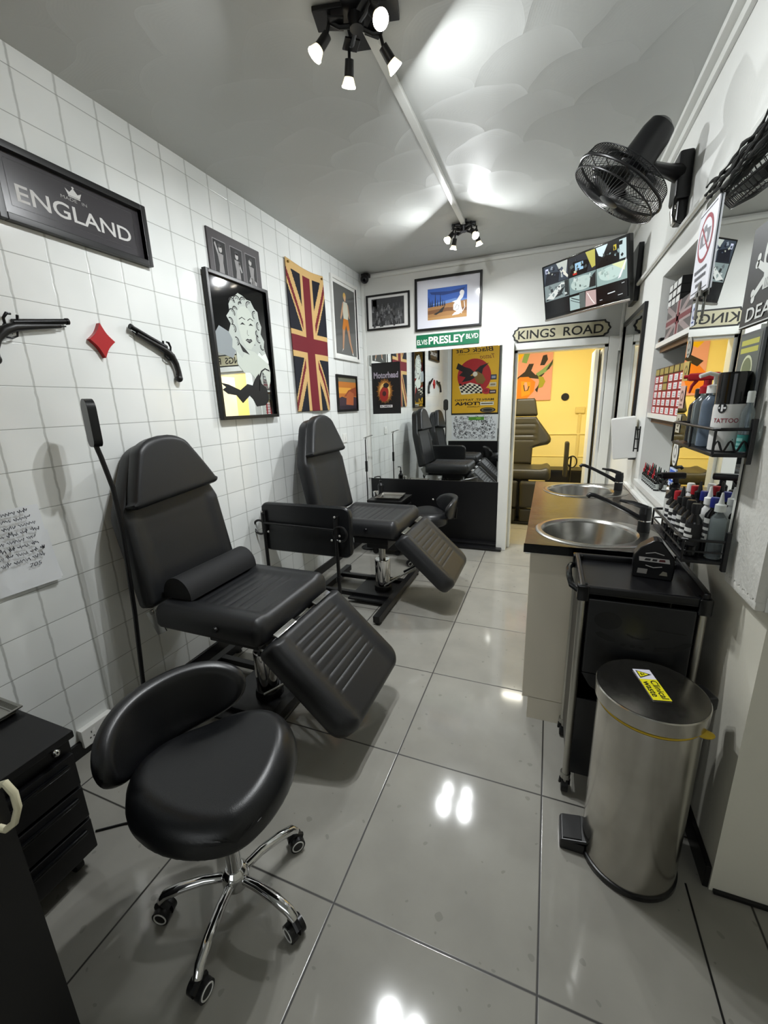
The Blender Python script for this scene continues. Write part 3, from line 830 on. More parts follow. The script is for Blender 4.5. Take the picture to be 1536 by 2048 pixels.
# --- pistols and diamond
GUN = mat('dark_gun_metal', '#0d0d0f', .32, .5)
def pistol(label, loc, ang, flip):
    """barrel along local +x when flip=1; lies flat on the wall"""
    t = thing('wall_pistol', label, 'ornament', loc, 0, 'pair of ornamental flintlock pistols', rot=(0, 0, LW))
    M = Matrix.Rotation(-R(ang) * flip, 4, 'Y') @ Matrix.Scale(flip, 4, (1, 0, 0)) @ Matrix.Scale(1.12, 4)
    def P(pts): return [M @ Vector((x, -.020, z)) for x, z in pts]
    MB().tube(P([(-.02, .008), (.06, .009), (.16, .010)]), [.0125, .011, .0108], 12).tube(P([(.155, .010), (.164, .010)]), .013, 12).build('barrel', GUN, t)
    s = MB().tube(P([(.13, -.004), (.03, -.005), (-.02, -.006), (-.055, -.016), (-.085, -.040), (-.105, -.072), (-.112, -.094)]), [.009, .013, .017, .018, .015, .0145, .017], 12)
    q = P([(-.113, -.100)])[0]; s.sphere(q, .0195, n=14, m=8); s.build('stock', mat('black_wood', '#100f0f', .4), t)
    MB().tube(P([(-.015, -.016), (-.022, -.034), (-.04, -.040), (-.055, -.036), (-.060, -.02)]), .0036, 8).tube(P([(-.036, -.016), (-.034, -.028)]), .002, 6).build('trigger_guard', GUN, t)
    lk = MB().tube(P([(-.045, .0), (-.042, .022), (-.028, .036), (-.016, .034)]), [.005, .005, .006, .004], 8).tube(P([(-.005, .012), (.002, .03)]), [.004, .005], 8).tube(P([(-.05, -.002), (.0, -.001)]), .008, 8)
    lk.build('flintlock', GUN, t)
    MB().tube(P([(.02, -.012), (.15, -.006)]), .0028, 8).build('ramrod', GUN, t)
    return t
pistol('flintlock pistol on the tiles pointing up towards the red diamond from its right', (0, 1.702, 1.833), 21, -1)
pistol('flintlock pistol at the left edge, left of the red diamond', (0, 1.072, 1.845), 9, 1)
d = thing('wall_diamond', 'red card-suit diamond ornament between the two pistols', 'ornament', (0, 1.388, 1.828), LW)
pts = []
cn = [(0, .073), (.058, 0), (0, -.073), (-.058, 0)]
for i in range(4):
    a, b = Vector(cn[i]), Vector(cn[(i + 1) % 4])
    for k in range(6):
        s_ = k / 6; p = a.lerp(b, s_); pts.append((p.x * (1 - .16 * math.sin(PI * s_)), p.y * (1 - .16 * math.sin(PI * s_))))
MB().prism(pts, -.022, -.0).build('diamond', mat('red_paint', '#a81a1e', .35), d)
# --- handwritten notes
t = thing('paper_note', 'white paper sheets covered in handwriting taped to the tiles at far left', 'note', (0, .70, .845), LW)
PAP = mat('paper', '#dcdfe2', .8)
pp = MB()
def sheet(mb, x0, x1, z0, z1, y, sk=0.0, curl=.012):
    n = 8; rows = []
    for j in range(n + 1):
        v = j / n; rows.append([mb._v((x0 + (x1 - x0) * i / n + sk * v, y - curl * (1 - v) ** 3 * (i / n), z0 + (z1 - z0) * v)) for i in range(n + 1)])
    for j in range(n):
        for i in range(n): mb._f([rows[j][i], rows[j][i + 1], rows[j + 1][i + 1], rows[j + 1][i]])
sheet(pp, 0, .305, .0, .325, -.003, -.012, .02); pp.build('sheet', PAP, t)
p2 = MB(); sheet(p2, .14, .312, -.012 + .02, .215, -.0045, -.008, .018); p2.build('sheet', PAP, t)
A = Art(.30, .32, -.009, .0001)
rnd = random.Random(5)
for ln in range(8):
    z = .93 - ln * .085; x = .03
    while x < (.88 if ln < 7 else .8):
        wd = rnd.uniform(.07, .2); x2 = min(x + wd, .93); n = int(5 + wd * 60)
        A.line('#2c2f38', [(x + (x2 - x) * i / n, z +   .022 * math.sin(i * 2.4 + rnd.random()) + (.02 if rnd.random() < .15 else 0)) for i in range(n + 1)], .0034, False)
        x = x2 + .03
A.text('#2c2f38', '705', .70, .22, .84, .27, .0, .2)
A.build('handwriting', t, (0, -.008, .005), (0, R(-2), 0))
# --- triptych
t = thing('triptych_panel', 'dark grey panel with three small black and white photos above the portrait mirror', 'picture', (0, 2.14, 2.17), LW)
MB().b2((0, -.012, 0), (.475, 0, .362), .002).build('panel', mat('grey_mount', '#3b3638', .5), t)
A = Art(.475, .362, -.0125)
for i, x in enumerate((.085, .395, .685)):
    A.rect('#8c8a8c', x - .008, .30, x + .225, .87, False)
A.k += 1
for i, x in enumerate((.085, .395, .685)): A.rect('#131314', x, .312, x + .217, .858, False)
A.k += 1
for i, x in enumerate((.085, .395, .685)):
    c = x + .11
    A.ell('#b9b7b6', c + (.01, -.0, -.02)[i], .74, .03, .05, 16, lift=False)
    A.poly('#8f8d8d', [(c - .05, .35), (c + .05, .35), (c + .04, .55), (c + .055, .67), (c - .05, .68), (c - .03, .5)], False)
    A.poly('#a8a6a6', ([(c - .09, .80), (c - .07, .83), (c - .02, .66), (c - .04, .62)], [(c + .02, .64), (c + .07, .5), (c + .09, .52), (c + .04, .68)], [(c - .07, .42), (c + .09, .36), (c + .09, .44), (c - .04, .5)])[i], False)
    A.ell('#3c3b3c', c, .79, .035, .03, 14, lift=False)
A.build('photos', t)
# --- portrait mirror (print on mirror glass)
t = frame('portrait_mirror', 'black framed mirror printed with a curly haired woman portrait', 'mirror', (.013, 2.06, 1.45), LW, .575, .848, .022, .028, FRAMEB)
MB().b2((.02, -.010, .02), (.555, -.006, .828)).build('mirror_glass', MIRROR, t)
A = Art(.535, .808, -.0102, .0003)
bk = [(0, 1), (1, 1), (1, .40), (.95, .46), (.84, .60), (.60, .60), (.36, .50), (.34, .56), (.20, .60), (.0, .60)]
A.poly(GLOSSP, bk); A.poly(GLOSSP, [(1, 0), (1, .40), (.97, .36), (.93, .22), (.90, .10), (.92, 0)], False)
skin = '#c4cbc2'
A.poly('#8d9497', [(.02, .60), (.10, .66), (.30, .62), (.34, .50), (.28, .44), (.02, .47)])
hair = [(.30, .83), (.36, .885), (.42, .90), (.48, .93), (.56, .92), (.63, .90), (.70, .90), (.76, .85), (.82, .83), (.83, .77), (.87, .72), (.84, .66), (.90, .61), (.88, .56), (.90, .51), (.83, .49), (.78, .52), (.72, .47), (.5, .44), (.42, .45), (.36, .49), (.28, .52), (.30, .58), (.25, .63), (.30, .69), (.24, .74), (.30, .78)]
A.poly('#b9c0ba', hair)
A.poly(skin, [(.34, .50), (.44, .45), (.52, .52), (.68, .51), (.80, .47), (.95, .42), (.97, .36), (.95, .28), (.90, .22), (.86, .32), (.78, .37), (.68, .28), (.56, .34), (.44, .34), (.34, .40)])
A.poly(skin, [(.43, .79), (.50, .835), (.60, .85), (.70, .80), (.745, .70), (.72, .59), (.62, .525), (.54, .53), (.46, .60), (.42, .70)])
for (x, z, a, l) in ((.36, .85, 0, .05), (.45, .87, .4, .06), (.56, .88, .6, .05), (.66, .86, .9, .05), (.76, .80, 1.4, .05), (.82, .72, 1.7, .05), (.80, .62, 2.0, .05), (.85, .56, 2.4, .04), (.34, .77, -.5, .05), (.33, .66, -1.0, .05), (.36, .57, -1.2, .05), (.30, .71, -.8, .04), (.40, .80, .2, .04), (.50, .85, .5, .03), (.78, .66, 1.9, .04)):
    A.line('#101113', [(x + l * math.cos(a + k * .5), z + l * .6 * math.sin(a + k * .5)) for k in range(7)], .007, False)
    A.line('#3a3d40', [(x + l * .55 * math.cos(a + k * .6), z + l * .35 * math.sin(a + k * .6)) for k in range(5)], .004, False)
A.k += 1
for x0, x1, z in ((.46, .555, .700), (.615, .705, .706)):
    A.poly('#0e0f11', [(x0, z), ((x0 + x1) / 2, z + .022), (x1 + .005, z + .006), ((x0 + x1) / 2, z + .006)], False)
    A.line('#15161a', [(x0 - .01, z + .038), ((x0 + x1) / 2, z + .058), (x1 + .01, z + .046)], .005, False)
A.line('#22242a', [(.585, .67), (.575, .64), (.59, .63), (.605, .634)], .003, False)
A.poly('#1d1a1d', [(.53, .590), (.57, .605), (.60, .60), (.64, .607), (.66, .592), (.60, .570)], False)
A.line('#dfe4de', [(.555, .590), (.60, .590), (.635, .592)], .004, False)
A.poly('#0b0b0d', [(.40, .57), (.46, .50), (.58, .482), (.52, .515)], False); A.ell('#101113', .70, .565, .008, .005, 10, lift=False)
A.line('#0b0b0d', [(.95, .37), (.86, .385), (.78, .36), (.73, .30), (.70, .20)], .010, False)
A.poly('#0d0d0f', [(.66, .31), (.72, .34), (.76, .26), (.86, .22), (.88, .12), (.80, .08), (.62, .07), (.56, .13), (.50, .16), (.36, .10), (.26, .16), (.12, .17), (.04, .20), (.10, .22), (.02, .25), (.14, .24), (.34, .20), (.48, .25), (.58, .24)], False)
A.build('portrait_print', t, (.02, 0, .02))
# --- flag hanging
t = thing('union_flag', 'faded red, cream and navy union flag hung lengthwise on the tiles', 'flag', (.0015, 2.925, 1.478), LW)
FW, FH = .56, 1.115
fl = MB(); nx, nz = 28, 56
CREAMF, NAVY, REDF = mat('flag_cream', '#c8a56c', .85), mat('flag_navy', '#10131f', .85), mat('flag_red', '#6d1a24', .85)
def flagcol(u, v):
    """u across 0..1, v down the drop 0..1 (flag turned on its side)"""
    x, y = v, u                                   # flag length runs down the wall
    if y < .0: return 0
    dx, dy = abs(x - .5) * 2.0, abs(y - .5)
    if abs(u - .5) < .095 or abs(v - .5) < .055: return 2
    if abs(u - .5) < .165 or abs(v - .5) < .095: return 0
    d1 = (y - .5) - (x - .5); d2 = (y - .5) + (x - .5)
    s1 = d1 / 1.2; s2 = d2 / 1.2
    if abs(d1) < .105:
        if (x < .5 and -.065 < d1 < 0.0) or (x > .5 and 0.0 < d1 < .065): return 2
        return 0
    if abs(d2) < .105:
        if (x < .5 and 0.0 < d2 < .065) or (x > .5 and -.065 < d2 < 0.0): return 2
        return 0
    return 1
nx, nz = 90, 150
grid = []
for j in range(nz + 1):
    v = j / nz; row = []
    for i in range(nx + 1):
        u = i / nx
        y = -.012 - .008 * math.sin(u * 7 + v * 3) * (.3 + v) - .010 * abs(math.sin(u * 3.1)) * v
        sag = .018 * math.sin(PI * u) * (1 - v) ** 4
        row.append(fl._v((u * FW + .012 * math.sin(v * 5) * (u - .5), y, FH * (1 - v) - sag)))
    grid.append(row)
for j in range(nz):
    for i in range(nx):
        v = (j + .5) / nz; u = (i + .5) / nx
        fl.mi = 0 if v < .055 else flagcol(u, (v - .055) / .945)
        fl._f([grid[j][i], grid[j + 1][i], grid[j + 1][i + 1], grid[j][i + 1]])
o = fl.build('cloth', [CREAMF, NAVY, REDF], t, 60)
sd = o.modifiers.new('thickness', 'SOLIDIFY'); sd.thickness = .002
for x in (.03, .53): MB().cyl((x, -.022, 1.088), (x, .0, 1.088), .009, None, 14).build('eyelet', mat('brass', '#8a7440', .35, 1.0), t)
# --- white framed pin-up
t = frame('framed_poster', 'white framed poster of a figure in orange shorts on grey', 'picture', (0, 3.625, 1.945), LW, .555, .715, .03, .022, FRAMEW)
A = Art(.495, .655, -.007)
A.rect('#e6e6e2', 0, 0, 1, 1); A.rect(mat('grey_backdrop_print', '#5c5d5b', .12), .05, .03, .95, .96)
A.ell('#caa354', .50, .835, .06, .05, 18); A.ell('#cfa98a', .51, .805, .035, .038, 16)
A.poly('#c5c4b4', [(.43, .76), (.60, .76), (.64, .60), (.60, .52), (.42, .52), (.40, .62)])
A.poly('#b8906f', [(.40, .74), (.44, .75), (.38, .58), (.30, .50), (.28, .53)]); A.poly('#b8906f', [(.60, .75), (.64, .73), (.70, .56), (.66, .55)])
A.poly('#c1762a', [(.41, .53), (.61, .53), (.66, .40), (.55, .37), (.51, .45), (.45, .36), (.34, .38)])
A.poly('#b58a6b', [(.35, .385), (.45, .37), (.40, .22), (.36, .10), (.31, .10), (.33, .22)]); A.poly('#b58a6b', [(.55, .375), (.65, .40), (.70, .22), (.78, .08), (.73, .07), (.62, .22)])
A.poly('#d8d7d2', [(.27, .06), (.36, .11), (.32, .11)]); A.poly('#d8d7d2', [(.73, .05), (.80, .04), (.77, .09)])
A.build('print', t, (.03, 0, .03))
# --- sunset picture
t = frame('framed_picture', 'small black framed orange sunset picture below the white framed poster', 'picture', (0, 3.635, 1.457), LW, .455, .348, .022, .02, FRAMEB)
A = Art(.411, .304, -.007)
A.rect('#6b6a58', 0, 0, 1, 1); A.rect('#b8702c', 0, .32, 1, .86); A.rect('#d79a3c', 0, .50, .7, .68)
A.poly('#8c4326', [(.3, .40), (1, .42), (1, .72), (.55, .6)]); A.poly('#3a2a33', [(0, 0), (1, 0), (1, .38), (.7, .42), (.4, .36), (.2, .40), (0, .34)])
A.poly('#a85a33', [(.4, .15), (.8, .12), (.85, .5), (.62, .58), (.45, .46)]); A.rect('#241c28', 0, 0, 1, .12)
A.build('print', t, (.022, 0, .022))
# --- security camera in the corner
t = thing('security_camera', 'small black dome security camera in the top left corner of the room', 'camera', (.075, D - .07, 2.775))
MB().b2((-.04, -.02, -.01), (.04, .05, .025), .006).build('mount', BLACKM, t)
MB().sphere((0, -.02, -.03), .042, n=20, m=12).build('dome', BLACKP, t)
MB().cyl((.012, -.055, -.045), (.016, -.066, -.052), .014, None, 16).build('camera_lens', BLACKG, t)

# ================================================================== BACK WALL
t = frame('framed_photo', 'black framed black and white crowd photo left of the desert print', 'picture', (.05, D, 2.27), 0, .475, .338, .018, .02, FRAMEB)
A = Art(.439, .302, -.007)
A.rect('#dddddb', 0, 0, 1, 1); A.rect(mat('grey_photo_print', '#4a4b4c', .2), .09, .07, .90, .93)
rnd = random.Random(11)
A.rect('#3a3b3d', .09, .62, .90, .93); A.rect('#2b2c2e', .09, .07, .90, .14, False); A.rect('#232426', .12, .55, .22, .9, False); A.rect('#606264', .09, .70, .16, .72, False); A.k += 1
for i in range(120):
    x = rnd.uniform(.12, .87); z = rnd.uniform(.12, .70) - abs(x - .5) * .12; g = rnd.choice(['#5d5e60', '#6b6c6e', '#4f5052', '#3a3b3c', '#7c7d7e', '#2e2f31'])
    A.ell(g, x, z + .05, .011, .022, 9, lift=(i % 5 == 0)); A.poly(g, [(x - .022, z - .07), (x + .022, z - .07), (x + .018, z + .02), (x - .016, z + .025)], False)
A.build('print', t, (.018, 0, .018))
t = frame('framed_print', 'large black framed print of a white figure under a blue desert sky', 'picture', (.58, D, 2.215), 0, .66, .482, .022, .024, FRAMEB)
A = Art(.616, .438, -.007)
A.rect(mat('white_mount', '#dfe0ea', .1), 0, 0, 1, 1)
px = lambda x: .175 + x * .63; pz = lambda z: .17 + z * .64
q = lambda L: [(px(a), pz(b)) for a, b in L]
A.poly('#3a62b5', q([(0, 0), (1, 0), (1, 1), (0, 1)])); A.poly('#27417e', q([(.05, .9), (.6, .86), (.95, .93), (.9, .82), (.4, .76), (.1, .82)]))
A.poly('#6f93cf', q([(.3, .55), (.7, .62), (1, .58), (1, .5), (0, .48)]))
A.poly('#a77a4a', q([(0, 0), (1, 0), (1, .54), (.6, .50), (0, .40)])); A.poly('#7a5332', q([(0, .18), (.5, .24), (1, .2), (1, .3), (.5, .36), (0, .3)])); A.poly('#b88c55', q([(0, 0), (1, 0), (1, .12), (0, .08)]))
for x, h in ((.03, .34), (.08, .2), (.12, .24), (.2, .44), (.26, .24), (.33, .42), (.39, .22), (.44, .18)):
    A.poly('#1c2a3a', q([(x - .02, .42), (x + .02, .42), (x + .008, .42 + h * .8), (x, .42 + h)]), False)
A.k += 1
A.poly('#2b2a26', q([(.15, .18), (.28, .25), (.36, .35), (.45, .42), (.42, .33), (.38, .22), (.30, .20), (.22, .15)]))
A.poly('#f1f1f1', q([(.62, .52), (.75, .56), (.80, .66), (.86, .78), (.93, .74), (.90, .62), (.84, .54), (.86, .34), (.90, .18), (.80, .10), (.64, .08), (.74, .2), (.66, .26), (.66, .42), (.70, .48)]))
A.ell('#f1f1f1', px(.875), pz(.77), .036, .052, 16); A.line('#222222', q([(.70, .30), (.74, .40), (.80, .38), (.79, .26), (.73, .24)]), .003)
A.line('#e9e9ea', q([(.64, .08), (.70, .16), (.82, .18), (.88, .12)]), .008); A.line('#f1f1f1', q([(.93, .5), (.95, .3), (.90, .2)]), .006)
A.build('print', t, (.022, 0, .022))
t = thing('street_sign', 'green street sign reading ELVIS PRESLEY BLVD above the wall mirror', 'sign', (.588, D, 2.06), 0)
MB().b2((0, -.010, 0), (.634, -.002, .122), .006).build('plate', mat('sign_green', '#0b6a46', .35), t)
A = Art(.634, .122, -.0105)
wh = '#e9ece6'
A.text(wh, 'ELVIS', .015, .22, .185, .62, .02); A.text(wh, 'PRESLEY', .205, .20, .785, .80, .03); A.text(wh, 'BLVD', .80, .40, .985, .76, .02)
A.build('lettering', t)
t = thing('road_sign', 'cream and black KINGS ROAD sign over the doorway', 'sign', (1.53, D - .012, 2.026), 0)
def plate(x0, x1, z0, z1, c):
    w, h = x1 - x0, z1 - z0; zm = (z0 + z1) / 2
    def side(s, x):
        L = [(x + s * c * 1.0, 0), (x + s * c, h * .13), (x + s * c * .45, h * .26), (x, h * .42)]
        return L
    l = [(x0 + c, z0), (x0 + c * .85, z0 + h * .12), (x0 + c * .35, z0 + h * .2), (x0 + c * .3, z0 + h * .34), (x0, z0 + h * .5), (x0 + c * .3, z0 + h * .66), (x0 + c * .35, z0 + h * .8), (x0 + c * .85, z0 + h * .88), (x0 + c, z1)]
    r = [(x1 - (a - x0), b) for a, b in l]
    return l[::-1] + r
MB().prism(plate(0, .825, 0, .14, .05), -.018, 0).build('border', mat('sign_black', '#141414', .5), t)
MB().prism(plate(.016, .809, .013, .127, .045), -.0205, -.0).build('plate', mat('sign_cream', '#b9b397', .55), t)
A = Art(.825, .14, -.0212)
A.text('#1b1a18', 'KINGS', .065, .22, .455, .76, .014); A.build('lettering', t)
A = Art(.825, .14, -.0212); A.text('#1b1a18', 'ROAD', .535, .22, .925, .76, .014); A.build('lettering', t)
# wall mirror
t = thing('wall_mirror', 'large frameless wall mirror above the black boarding on the back wall', 'mirror', (.05, D - .006, .697))
MB().b2((0, -.006, 0), (1.392, 0, 1.33), .001).build('mirror_glass', MIRROR, t)
t = thing('band_poster', 'black poster with a glowing red shape and lettering stuck to the wall mirror', 'poster', (.083, D - .013, 1.415))
MB().b2((0, -.0015, 0), (.325, 0, .53)).build('sheet', mat('black_poster_paper', '#0a0a0c', .4), t)
A = Art(.325, .53, -.0018)
A.text('#8f8894', 'Motorhead', .07, .70, .93, .82, .03)
for i, (c, sx) in enumerate((('#5b3a14', 1.0), ('#a8702a', .85), ('#d8b066', .68), ('#7a1c16', .5), ('#a32a20', .38))):
    A.ell(c, .45, .43 + .02 * (i < 3), .27 * sx, .235 * sx, 24)
for k in range(16):
    a = 2 * PI * k / 16; A.poly('#8a5a20', [(.45 + .2 * math.cos(a - .08), .45 + .17 * math.sin(a - .08)), (.45 + .33 * math.cos(a), .45 + .27 * math.sin(a)), (.45 + .2 * math.cos(a + .08), .45 + .17 * math.sin(a + .08))], False)
A.k += 1
A.ell('#8f2018', .42, .38, .16, .14, 20); A.ell('#1b1413', .50, .56, .10, .05, 16); A.ell('#3a1512', .43, .40, .07, .05, 14)
A.rect('#d9d6d6', .27, .125, .71, .175); A.text('#151515', 'BOMBER', .29, .132, .69, .168, .02)
A.build('print', t)

# ================================================================== WALL BEHIND THE CAMERA (seen in the wall mirror)
t = thing('show_poster', 'yellow tattoo show poster with an eagle on a red disc, seen in the wall mirror', 'poster', (.99, .3015, 1.27), PI)
PW, PH = .915, 1.28
MB().b2((0, -.003, 0), (PW, 0, PH)).build('sheet', mat('poster_border', '#15130d', .5), t)
A = Art(PW, PH, -.0034)
A.rect('#d9a81f', .02, .025, .98, .985)
A.text('#23190f', 'Black Cat', .14, .90, .90, .965, .012, .25); A.text('#5b4415', 'SHOW, LIVE', .42, .868, .86, .882, .0)
A.text('#6b2a1a', 'Tattoo', .10, .80, .40, .86, .0, .3)
A.ell('#a81f22', .52, .56, .35, .25, 40)
A.poly('#1c1414', [(.86, .76), (.72, .70), (.60, .67), (.52, .62), (.40, .70), (.22, .74), (.34, .66), (.36, .58), (.50, .54), (.60, .50), (.78, .48), (.70, .55), (.84, .58), (.76, .63), (.90, .68)])
A.poly('#7a5a26', [(.34, .58), (.46, .63), (.52, .55), (.46, .46), (.34, .44), (.28, .50)]); A.ell('#d8d2c2', .50, .59, .05, .035, 16); A.poly('#c98f22', [(.55, .60), (.60, .57), (.55, .565)])
cb = [(.30, .32), (.78, .30), (.84, .42), (.60, .47), (.40, .43)]
A.poly('#e4ddc8', cb); A.k += 1
for i in range(9):
    for j in range(5):
        if (i + j) % 2 == 0:
            x = .34 + i * .05 + .01 * j; z = .305 + j * .026 + .003 * i
            A.poly('#151313', [(x, z), (x + .05, z + .002), (x + .055, z + .028), (x + .005, z + .026)], False)
A.ell('#b32a2c', .26, .34, .09, .045, 16); A.ell('#8d1d22', .27, .345, .05, .025, 14)
A.text('#2a2010', 'MAIN ST. TATTOO', .10, .205, .92, .235, .02); A.text('#1d160c', 'DAYTONA', .10, .14, .92, .19, .04); A.text('#3a2c12', 'FLORIDA', .40, .108, .66, .125, .01)
for x0, z0, x1, z1, c, c2 in ((.06, .50, .18, .57, '#2d3446', '#8f96a6'), (.06, .40, .20, .46, '#c9bda0', '#7d745f'), (.06, .30, .20, .355, '#351c22', '#b5a6a6'), (.10, .135, .38, .185, '#d9d3c0', '#2b2a2a')):
    A.rect(c, x0, z0, x1, z1); A.rect(c2, x0 + .02, z0 + .018, x1 - .02, z1 - .018)
A.ell('#1c1a18', .22, .065, .16, .038, 28); A.ell('#7d7358', .22, .065, .13, .028, 28); A.ell('#1c1a18', .22, .065, .10, .02, 24)
A.build('print', t)
t = thing('flash_sheet', 'white sheet of black tattoo flash drawings below the yellow poster, seen in the wall mirror', 'poster', (.97, .3015, .78), PI)
MB().b2((0, -.002, 0), (.88, 0, .48)).build('sheet', PAP, t)
A = Art(.88, .48, -.0023, .0002); rnd = random.Random(3)
for i in range(330):
    x, z = rnd.uniform(.04, .96), rnd.uniform(.06, .94); r_ = rnd.uniform(.012, .035); a0 = rnd.random() * 6
    L = [(x + r_ * math.cos(a0 + k * 1.0) * rnd.uniform(.4, 1.1), z + r_ * 1.7 * math.sin(a0 + k * 1.0) * rnd.uniform(.4, 1.1)) for k in range(7)]
    if i % 3: A.line('#2a2a2c', L, .0055, i % 30 == 0)
    else: A.ell('#55565a', x, z, r_ * .5, r_ * .9, 9, lift=(i % 30 == 0))
A.rect('#4d8a2c', .28, .80, .62, .93); A.k += 1; A.ell('#7db04a', .4, .87, .06, .04, 12)
A.build('drawings', t)

# ================================================================== YELLOW ROOM THINGS
t = thing('canvas_painting', 'large pink, green and yellow abstract canvas on the yellow wall', 'painting', (1.02, YY1 - .0015, 1.50), 0)
MB().b2((0, -.03, 0), (.88, 0, .98), .003).build('canvas', mat('canvas_pink', '#eba99c', .7), t)
A = Art(.88, .98, -.0304)
def wav(c, pts): A.poly(c, pts)
wav('#f2c200', [(.0, .78), (.10, .98), (.62, .98), (.56, .80), (.42, .62), (.36, .50), (.30, .70), (.15, .62)])
wav('#efb3a6', [(.48, .98), (.56, .98), (.48, .76), (.40, .66), (.38, .72)])
wav('#86a968', [(.60, .98), (.66, .98), (.66, .80), (.58, .56), (.50, .58), (.54, .72), (.52, .80), (.58, .86)])
wav('#f2c200', [(.36, .48), (.60, .78), (.66, .98), (.56, .98), (.46, .74), (.34, .60)])
wav('#8aab70', [(.90, .98), (1, .98), (1, .76), (.92, .74), (.88, .84)])
wav('#2a211a', [(.36, .30), (.56, .44), (.62, .55), (.70, .55), (.66, .45), (.74, .38), (.82, .44), (.88, .40), (.80, .32), (.66, .34), (.50, .30), (.40, .22)])
wav('#2a211a', [(.80, .52), (.84, .66), (.90, .67), (.92, .60), (.87, .52)])
wav('#8aab70', [(.74, .40), (.84, .46), (1, .58), (1, .52), (.90, .42), (.78, .36)]); wav('#2a211a', [(.90, .44), (1, .60), (1, .55), (.95, .46)])
wav('#ef8a1e', [(.34, .24), (.48, .36), (.62, .36), (.74, .28), (.72, .14), (.60, .02), (.46, .0), (.36, .10)])
wav('#f3a524', [(.50, .30), (.66, .28), (.66, .10), (.52, .06)]); wav('#efb3a6', [(.56, .28), (.60, .28), (.62, .18), (.58, .14), (.55, .20)])
A.line('#2a211a', [(.55, .24), (.57, .15), (.62, .16), (.64, .22)], .014)
wav('#a9a52a', [(.78, .36), (.86, .35), (.90, .28), (.86, .20), (.78, .18), (.80, .28)])
wav('#2a211a', [(.74, .16), (.80, .24), (.78, .12)]); wav('#ef8a1e', [(0, .3), (.2, .5), (.3, .3), (.2, .05), (0, .0)])
wav('#2a211a', [(.05, .45), (.25, .55), (.30, .48), (.12, .38)])
A.build('paint', t)

def yellow_chair():
    t = thing('recliner_chair', 'dark brown padded tattoo chair in the yellow room', 'tattoo chair', (1.60, 5.55, -.0))
    # faces -y; local y forward = -y
    o = Vector((0, .30, .675)); a = R(10); up = Vector((0, math.sin(a), math.cos(a))); fr = Vector((0, -math.cos(a), math.sin(a)))
    xf = lambda p: o + Vector((p.x, 0, 0)) + up * p.y + fr * p.z
    def lerp(tab):
        def f(v):
            for (a0, x), (b0, y) in zip(tab, tab[1:]):
                if v <= b0 + 1e-9: return x + (y - x) * max(0, (v - a0) / (b0 - a0))
            return tab[-1][1]
        return f
    w1 = lerp([(0, .115), (.22, .12), (.24, .2), (.26, .30), (.29, .335), (.33, .34), (.37, .325), (.58, .17), (.62, .145)])
    cushion(lambda v: -w1(v), w1, 0, .62, .10, .03, 30, 50, lambda u, v: (.012 * max(0, min(1, (abs(u) - .15) / .03)) + rib(u, v, .15, .27, .56, .07, .010)) if v > .25 else 0, .02, xf).build('backrest', BROWNV, t)
    w2 = lerp([(0, .145), (.02, .16), (.20, .125), (.225, .11)])
    cushion(lambda v: -w2(v), w2, 0, .225, .10, .03, 20, 20, None, .02, lambda p: xf(p + Vector((0, .63, .01)))).build('headrest', BROWNV, t)
    w3 = rrect(.36, 0, .52, .05, .05)
    cushion(lambda v: -w3(v), w3, 0, .52, .13, .05, 28, 28, lambda u, v: .02 * max(0, min(1, (abs(u) - .24) / .06)), .03, lambda p: Vector((p.x, .28 - p.y, .555 + p.z))).build('seat', BROWNV, t)
    for sx in (-.17, .17):
        w4 = rrect(.16, 0, .33, .03, .03)
        cushion(lambda v: sx - w4(v), lambda v: sx + w4(v), 0, .33, .09, .03, 14, 18, None, .02, lambda p: Vector((p.x, -.27 + .02 - p.z, .55 - p.y))).build('leg_rest', BROWNV, t)
        w5 = rrect(.15, 0, .17, .02, .02)
        cushion(lambda v: sx - w5(v), lambda v: sx + w5(v), 0, .17, .08, .025, 12, 12, None, .02, lambda p: Vector((p.x, -.26 + .02 - p.z, .205 - p.y))).build('foot_rest', BROWNV, t)
    b = MB().b2((-.32, -.30, .0), (.32, .28, .035), .008).b2((-.1, -.1, .035), (.1, .12, .55), .01)
    b.build('base', BLACKM, t)
yellow_chair()
t = thing('armrest_stand', 'dark padded armrest board on a stand in the yellow room', 'armrest', (2.17, 5.92, 0))
MB().box((-.03, 0, .74), (.055, .16, .46), None, .02).build('armrest_pad', BROWNV, t)
MB().cyl((.03, 0, .02), (.03, 0, .78), .011, None, 10).cyl((-.01, .0, .66), (.03, 0, .66), .012, None, 10).build('pole', BLACKM, t)
MB().tube([(.045 + .055 * math.cos(2 * PI * i / 24), -.02, .71 + .075 * math.sin(2 * PI * i / 24)) for i in range(24)], .008, 8, True).build('adjusting_ring', BLACKM, t)
MB().lathe([(0, 0), (.10, 0), (.10, .012), (0, .022)], (.03, 0, 0), 24).build('base', BLACKM, t)
t = thing('low_chest', 'low black chest of drawers against the yellow wall', 'chest', (1.90, 6.60, 0))
MB().b2((0, 0, 0), (.56, .36, .49), .006).build('body', BLACKM, t)
for z in (.04, .27): MB().b2((.02, -.012, z), (.54, .0, z + .2), .004).build('drawer', BLACKP, t)
t = thing('wall_disc', 'small round black disc on the yellow wall right of the painting', 'ornament', (2.105, YY1, 1.538))
MB().cyl((0, -.02, 0), (0, 0, 0), .052, .056, 28).cyl((0, -.024, 0), (0, -.02, 0), .034, .036, 24).build('disc', BLACKP, t)
t = thing('wall_socket', 'yellow painted socket with a conduit below it on the yellow wall', 'socket', (2.325, YY1, 1.34))
YP = mat('yellow_gloss', '#e6d288', .35)
MB().b2((-.065, -.035, -.045), (.065, 0, .045), .005).build('plate', YP, t)
MB().b2((-.02, -.02, -1.3), (.02, 0, -.045), .004).build('conduit', YP, t)

